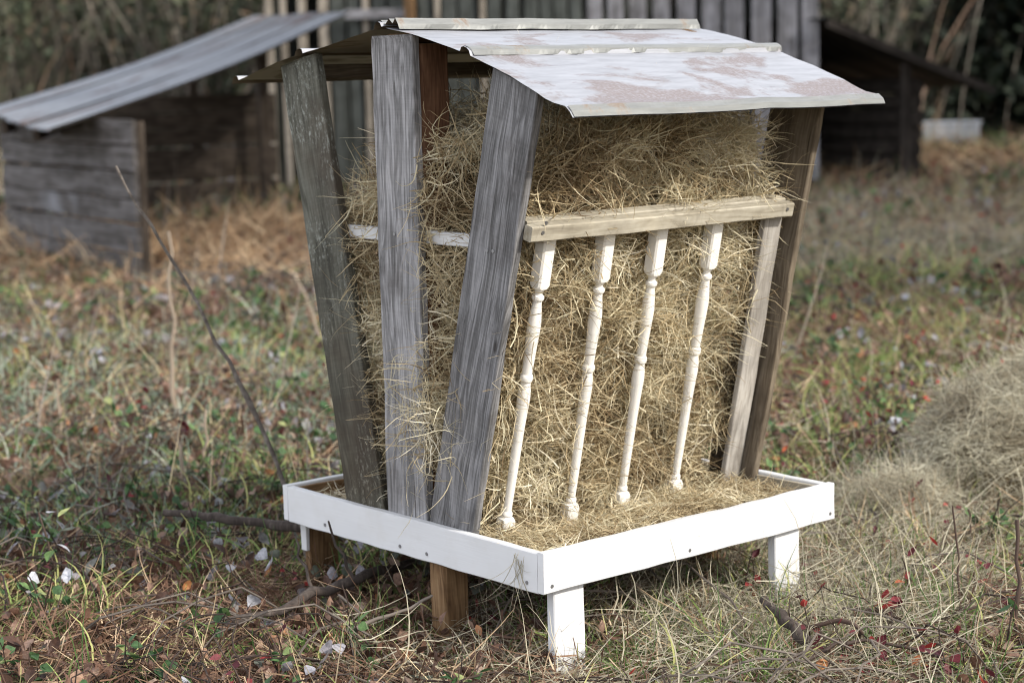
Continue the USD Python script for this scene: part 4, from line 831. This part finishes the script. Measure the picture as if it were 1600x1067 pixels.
sow('orange_straw', [('straw_a', mat_patch(60, .16, .08, .3, .003, .007, .09, rp, .4), 'straw_orange'), ('straw_b', mat_patch(60, .16, .08, .3, .003, .007, .06, rp, .4), 'straw_orange')],
    110, lambda xy: .9 * orange(xy) - .05, 'orange straw bedding around the two shelters', 209)
sow('loose_twigs', [('twig_a', cat_geo([arch_cane(rp.uniform(.2, .5), rp, .0024) for _ in range(3)]), 'twig_dark'), ('twig_b', cat_geo([arch_cane(rp.uniform(.15, .4), rp, .002) for _ in range(3)]), 'twig_dark'), ('twig_c', cat_geo([arch_cane(rp.uniform(.2, .6), rp, .0026) for _ in range(2)]), 'twig_grey')],
    34, lambda xy: .4 + .5 * (lat(xy) < 0), 'thin dark twigs and bramble runners lying in the litter', 210)
rw1, rw2 = weed(2, .16, 6, .035, rp, .6), weed(2, .11, 5, .03, rp, .7)
sow('red_brambles', [('red_a', [(rw1[0], 'twig_dark'), (rw1[1], 'leaf_red')], None), ('red_b', [(rw2[0], 'twig_dark'), (rw2[1], 'leaf_red')], None)],
    40, lambda xy: (lat(xy) > .10) * (.42 + 1.5 * (nz(xy, 1.0, 12) - .42)) + .06 + .7 * blob(xy, G(1450, 1030), .2) + .5 * blob(xy, G(1500, 930), .2) + .35 * blob(xy, G(1450, 690), .5), 'red leaved bramble sprigs, mostly right of the feeder', 211, r1=24)
sow('dead_stalks', [('stalk_a', tuft(4, .15, .4, .005, .05, .18, rp, .1, .0), 'twig_grey'), ('stalk_b', tuft(3, .12, .3, .004, .06, .25, rp, .15, .0), 'tan_blade')],
    7, lambda xy: (.55 * (lat(xy) < 0) + .25 - .3 * orange(xy)) * (depth(xy) > 5.2), 'dead brown stalks standing among the weeds', 212)

# ------------------------------------------------------------------ single sticks and stems
def stick(name, pts, r0, r1, label, m='bark', n=12, amp=.006, seed=1, cat='stick', side=()):
    o = thing(name, label, cat); q = wobble(pts, n, amp, seed)
    v, f = tube_geo(q, np.linspace(r0, r1, n) * (1 + .12 * np.random.default_rng(seed).normal(size=n)), 8)
    obj('stem', (v, f), m, o, smooth=True)
    for (k, d, L, rr) in side:
        s = q[k]; e_ = s + unit(d) * L
        obj('side_twig', tube_geo(wobble([s, (s + e_) / 2, e_], 6, .004, seed + k), np.linspace(rr, rr * .5, 6), 6), m, o, smooth=True)
    return o
d0 = 4.74
stick('leaning_branch', [D(505, 930, d0 + .02), D(460, 800, d0 + .03), D(448, 765, d0 + .03), D(400, 650, d0 + .05), D(345, 540, d0 + .08), D(290, 440, d0 + .1), D(232, 345, d0 + .1), D(181, 260, d0 + .1)], .0082, .0034, 'long thin grey branch leaning up left from the white tray corner', 'grey_bark', 22, .003, 3, 'branch')
g1 = G(272, 660); hh = (g1 - CAM) @ FW
stick('dead_stalk', [g1 - [0, 0, .05], D(266, 500, hh), D(263, 362, hh)], 0.0095, .0055, 'tall tan dead stalk upright in the weeds left of the leaning branch', 'stalk_tan', 10, .006, 4, 'stalk')
q0 = G(256, 812, .03); q1 = G(480, 862, .10)
stick('fallen_branch', [D(256, 801, 4.98), D(360, 809, 4.9), D(500, 826, 4.82)], .0105, .0135, 'straight brown branch lying level, poking left from behind the tray corner', 'bark', 12, .004, 5, 'branch')
stick('fallen_branch', [G(345, 985, .03), G(440, 950, .065), G(530, 915, .085), G(580, 898, .085), G(645, 880, .07)], .0095, .0125, 'dark bent branch on the litter running under the tray', 'bark', 14, .006, 6, 'branch', side=((5, (.1, .5, .6), .15, .005), (8, (-.3, .2, .9), .16, .005)))
stick('fallen_branch', [G(540, 985, .05), G(610, 960, .08), G(676, 930, .12)], .0055, .003, 'pale thin twig rising in front of the middle leg', 'twig_grey', 9, .003, 7, 'twig')
g1 = G(505, 545); hh = (g1 - CAM) @ FW
stick('dead_stalk', [g1, D(485, 480, hh), D(458, 425, hh)], .0095, .006, 'bleached stalk leaning in the grass just left of the lichen board', 'stalk_tan', 8, .004, 8, 'stalk')
for k, (xb, yb, xt, ytop, lab) in enumerate([(92, 700, 90, 592, 'short tan stalk among frosted weeds near the picture edge'), (283, 770, 280, 668, 'thin stalk with pink leaves in the weeds left of the tray'), (315, 748, 322, 640, 'pale forked stalk just left of the leaning branch')]):
    g1 = G(xb, yb); hh = (g1 - CAM) @ FW
    o = stick('dead_stalk', [g1 - [0, 0, .03], D((xb + xt) / 2 + 3, (yb + ytop) / 2, hh), D(xt, ytop, hh)], .007, .004, lab, 'stalk_tan', 8, .005, 20 + k, 'stalk')
    if k == 1:
        rr = np.random.default_rng(5)
        for _ in range(5):
            v, f = leaf_geo(.05, .03, rr); obj('leaf', (Rot.from_euler('zyx', [rr.uniform(0, 6.3), rr.normal(.4, .4), 0]).apply(v) + D(xt + rr.uniform(-6, 14), ytop + rr.uniform(-8, 10), hh), f), 'leaf_red', o)
stick('broken_branch', [G(1192, 935, .11), G(1222, 965, .085), G(1262, 1003, .05)], .011, .0135, 'short broken branch with frayed end lying between the front legs', 'bark', 8, .004, 9, 'branch')
stick('curved_vine', [G(1250, 985, .02), D(1275, 975, 4.05), D(1305, 968, 4.05), D(1330, 972, 4.02), D(1345, 985, 4.0), G(1342, 1000, .02)], .0055, .004, 'dark vine arching in a hoop over the spilled hay', 'twig_dark', 14, .002, 10, 'vine')
stick('bramble_cane', [D(1335, 950, 4.25), D(1380, 955, 4.22), D(1430, 975, 4.15), D(1475, 1010, 4.08), G(1500, 1035, .0)], .005, .003, 'brown bramble cane arching right across the hay', 'twig_dark', 12, .003, 11, 'bramble')
stick('bramble_cane', [D(1255, 1035, 3.9), D(1310, 1002, 3.95), D(1370, 1003, 3.95), D(1450, 1015, 3.93), D(1520, 1060, 3.85)], .0045, .003, 'thin dark bramble cane low in the near right grass', 'twig_dark', 14, .003, 12, 'bramble')
for k, (xb, yb, xt, ytop, w, lab) in enumerate([(1587, 1010, 1589, 812, .006, 'straight dark stalk standing alone in front of the hay heap'), (1497, 960, 1488, 790, .003, 'thin dark stalk between red leaves and the hay heap'), (1517, 850, 1513, 795, .004, 'short brown stalk at the foot of the hay heap'), (95, 940, 60, 800, .0035, 'dark weed stem bending in the near left litter')]):
    g1 = G(xb, yb); hh = (g1 - CAM) @ FW
    o = stick('weed_stem', [g1 - [0, 0, .03], D((xb + xt) / 2 + 4, (yb + ytop) / 2, hh), D(xt, ytop, hh)], w, w * .7, lab, 'twig_dark', 8, .004, 40 + k, 'stem')
    if k == 3:
        rr = np.random.default_rng(6)
        for q in range(9):
            s = rr.uniform(.3, 1); v, f = leaf_geo(.05, .028, rr)
            obj('leaf', (Rot.from_euler('zyx', [rr.uniform(0, 6.3), rr.normal(.1, .3), 0]).apply(v) + D(xb + (xt - xb) * s + rr.uniform(-5, 30), yb + (ytop - yb) * s, hh), f), 'leaf_frost' if q % 2 else 'leaf_green', o)
rr = np.random.default_rng(9)
for (px, py, n_, lab) in [(1520, 912, 4, 'bright red leaves on a thin stem right of the spilled hay'), (1440, 1040, 9, 'dark red bramble leaves in the near right grass'), (1385, 965, 6, 'maroon leaves under the arching cane'), (1570, 945, 5, 'dull red leaves beside the straight dark stalk')]:
    o = thing('red_leaf_sprig', lab, 'leaves'); g0 = G(px, py + 22, .0)
    tip = g0 + [0, 0, .06]
    obj('stem', tube_geo(wobble([g0 - [0, 0, .02], g0 + [.01, .0, .03], tip], 6, .002, int(px)), np.linspace(.002, .001, 6), 5), 'twig_dark', o)
    for k in range(n_):
        L = rr.uniform(.03, .055) if px != 1520 else .035
        v, f = leaf_geo(L, L * (.55 if px != 1520 else .85), rr)
        obj('leaf', (Rot.from_euler('zyx', [rr.uniform(0, 6.3), rr.normal(.0, .6), rr.normal(0, .6)]).apply(v) + tip + rr.normal(0, .022 if n_ < 7 else .04, 3) * [1, 1, .6], f), 'leaf_red', o)

# ------------------------------------------------------------------ thicket and evergreens behind
def bush_twigs(h, n, r, lean=.14):
    P = np.c_[r.normal(0, .5, (n, 2)), np.zeros(n)]; T = np.c_[r.normal(0, lean, (n, 2)), np.ones(n)]
    return strands(P, T, r.uniform(h * .5, h, n), r.uniform(.012, .035, n), 7, .22, 0, r)
def bush_leaves(h, n, r, size=.08, low=.05, rad=.8):
    c = np.c_[r.normal(0, rad * .55, (n, 2)), r.uniform(low, 1, n) * h]
    k = meshkit.noise(c * 1.7, 5) > .42; c = c[k]; n = len(c)
    a = r.normal(0, 1, (n, 3)); a /= np.linalg.norm(a, axis=1)[:, None]; b = np.cross(a, r.normal(0, 1, (n, 3))); b /= np.linalg.norm(b, axis=1)[:, None]
    s = size * r.uniform(.6, 1.5, n)[:, None]
    V = np.stack([c - a * s, c - b * s * .45, c + a * s, c + b * s * .45], 1).reshape(-1, 3)
    i = np.arange(n)[:, None] * 4
    return V, np.vstack([i + [0, 1, 2], i + [0, 2, 3]])
def belt(name, protos, n, lat0, lat1, d0, d1, smul, label, seed):
    r = np.random.default_rng(seed); d = r.uniform(d0, d1, n); s = r.uniform(lat0, lat1, n) * d
    xy = CAM[:2] + d[:, None] * fw2 + s[:, None] * rt2
    instancer(name, protos, np.c_[xy, ground_z(xy[:, 0], xy[:, 1])], r.uniform(0, 6.28, n), smul * r.uniform(.75, 1.3, n), r.integers(0, len(protos), n), label, None, .05, seed)
stand = [('tall_evergreen_a', bush_leaves(12.0, 2500, rp, .26, .06, 2.0), 'evergreen_leaf'), ('tall_evergreen_b', bush_leaves(10.5, 2500, rp, .26, .06, 2.2), 'evergreen_leaf')]
r_ = np.random.default_rng(304); cc = np.r_[np.arange(8.5, 10.0, 1.25), np.arange(12.6, 27, 1.25), [9.2], np.arange(13.2, 27, 1.6)]; aa = 9.0 + r_.uniform(-.8, 1.0, len(cc)) + np.where(np.arange(len(cc)) >= len(cc) - 10, 2.6, 0)
xy_ = cc[:, None] * np.array([-SUN_AZ[1], SUN_AZ[0]]) + aa[:, None] * SUN_AZ
instancer('pasture_evergreens', stand, np.c_[xy_, 0 * cc], r_.uniform(0, 6.28, len(cc)), r_.uniform(.85, 1.15, len(cc)) * np.where(cc < 11, 1.4, 1.0), r_.integers(0, 2, len(cc)), 'row of tall evergreens beside the pasture that shades the shelters', None, .03, 304)
tw1, tw2 = bush_twigs(5.2, 34, rp), bush_twigs(4.2, 30, rp)
belt('bare_thicket', [('scrub_a', [(tw1, 'thicket_twig'), (bush_leaves(3.8, 700, rp, .10), 'thicket_leaf')], None), ('scrub_b', [(tw2, 'thicket_twig'), (bush_leaves(4.4, 800, rp, .09), 'thicket_leaf')], None)],
     330, -.55, .20, 27, 46, 1.0, 'grey brown thicket of bare saplings and dull leaves behind the shelters', 301)
belt('evergreen_wood', [('evergreen_a', [(tw2, 'thicket_twig'), (bush_leaves(6.0, 2600, rp, .14, .02, 1.2), 'evergreen_leaf')], None), ('evergreen_b', [(tw2, 'thicket_twig'), (bush_leaves(5.0, 2400, rp, .13, .02, 1.3), 'evergreen_leaf')], None)],
     260, .10, .60, 32, 50, 1.0, 'dark evergreen wood closing the view on the right', 302)
belt('rear_wood', [('evergreen_c', bush_leaves(8.0, 2600, rp, .2, .02, 1.8), 'evergreen_leaf'), ('evergreen_d', bush_leaves(9.0, 2600, rp, .2, .02, 1.8), 'evergreen_leaf')],
     220, -.65, .65, 48, 62, 1.1, 'dark wood far behind the thicket', 303)
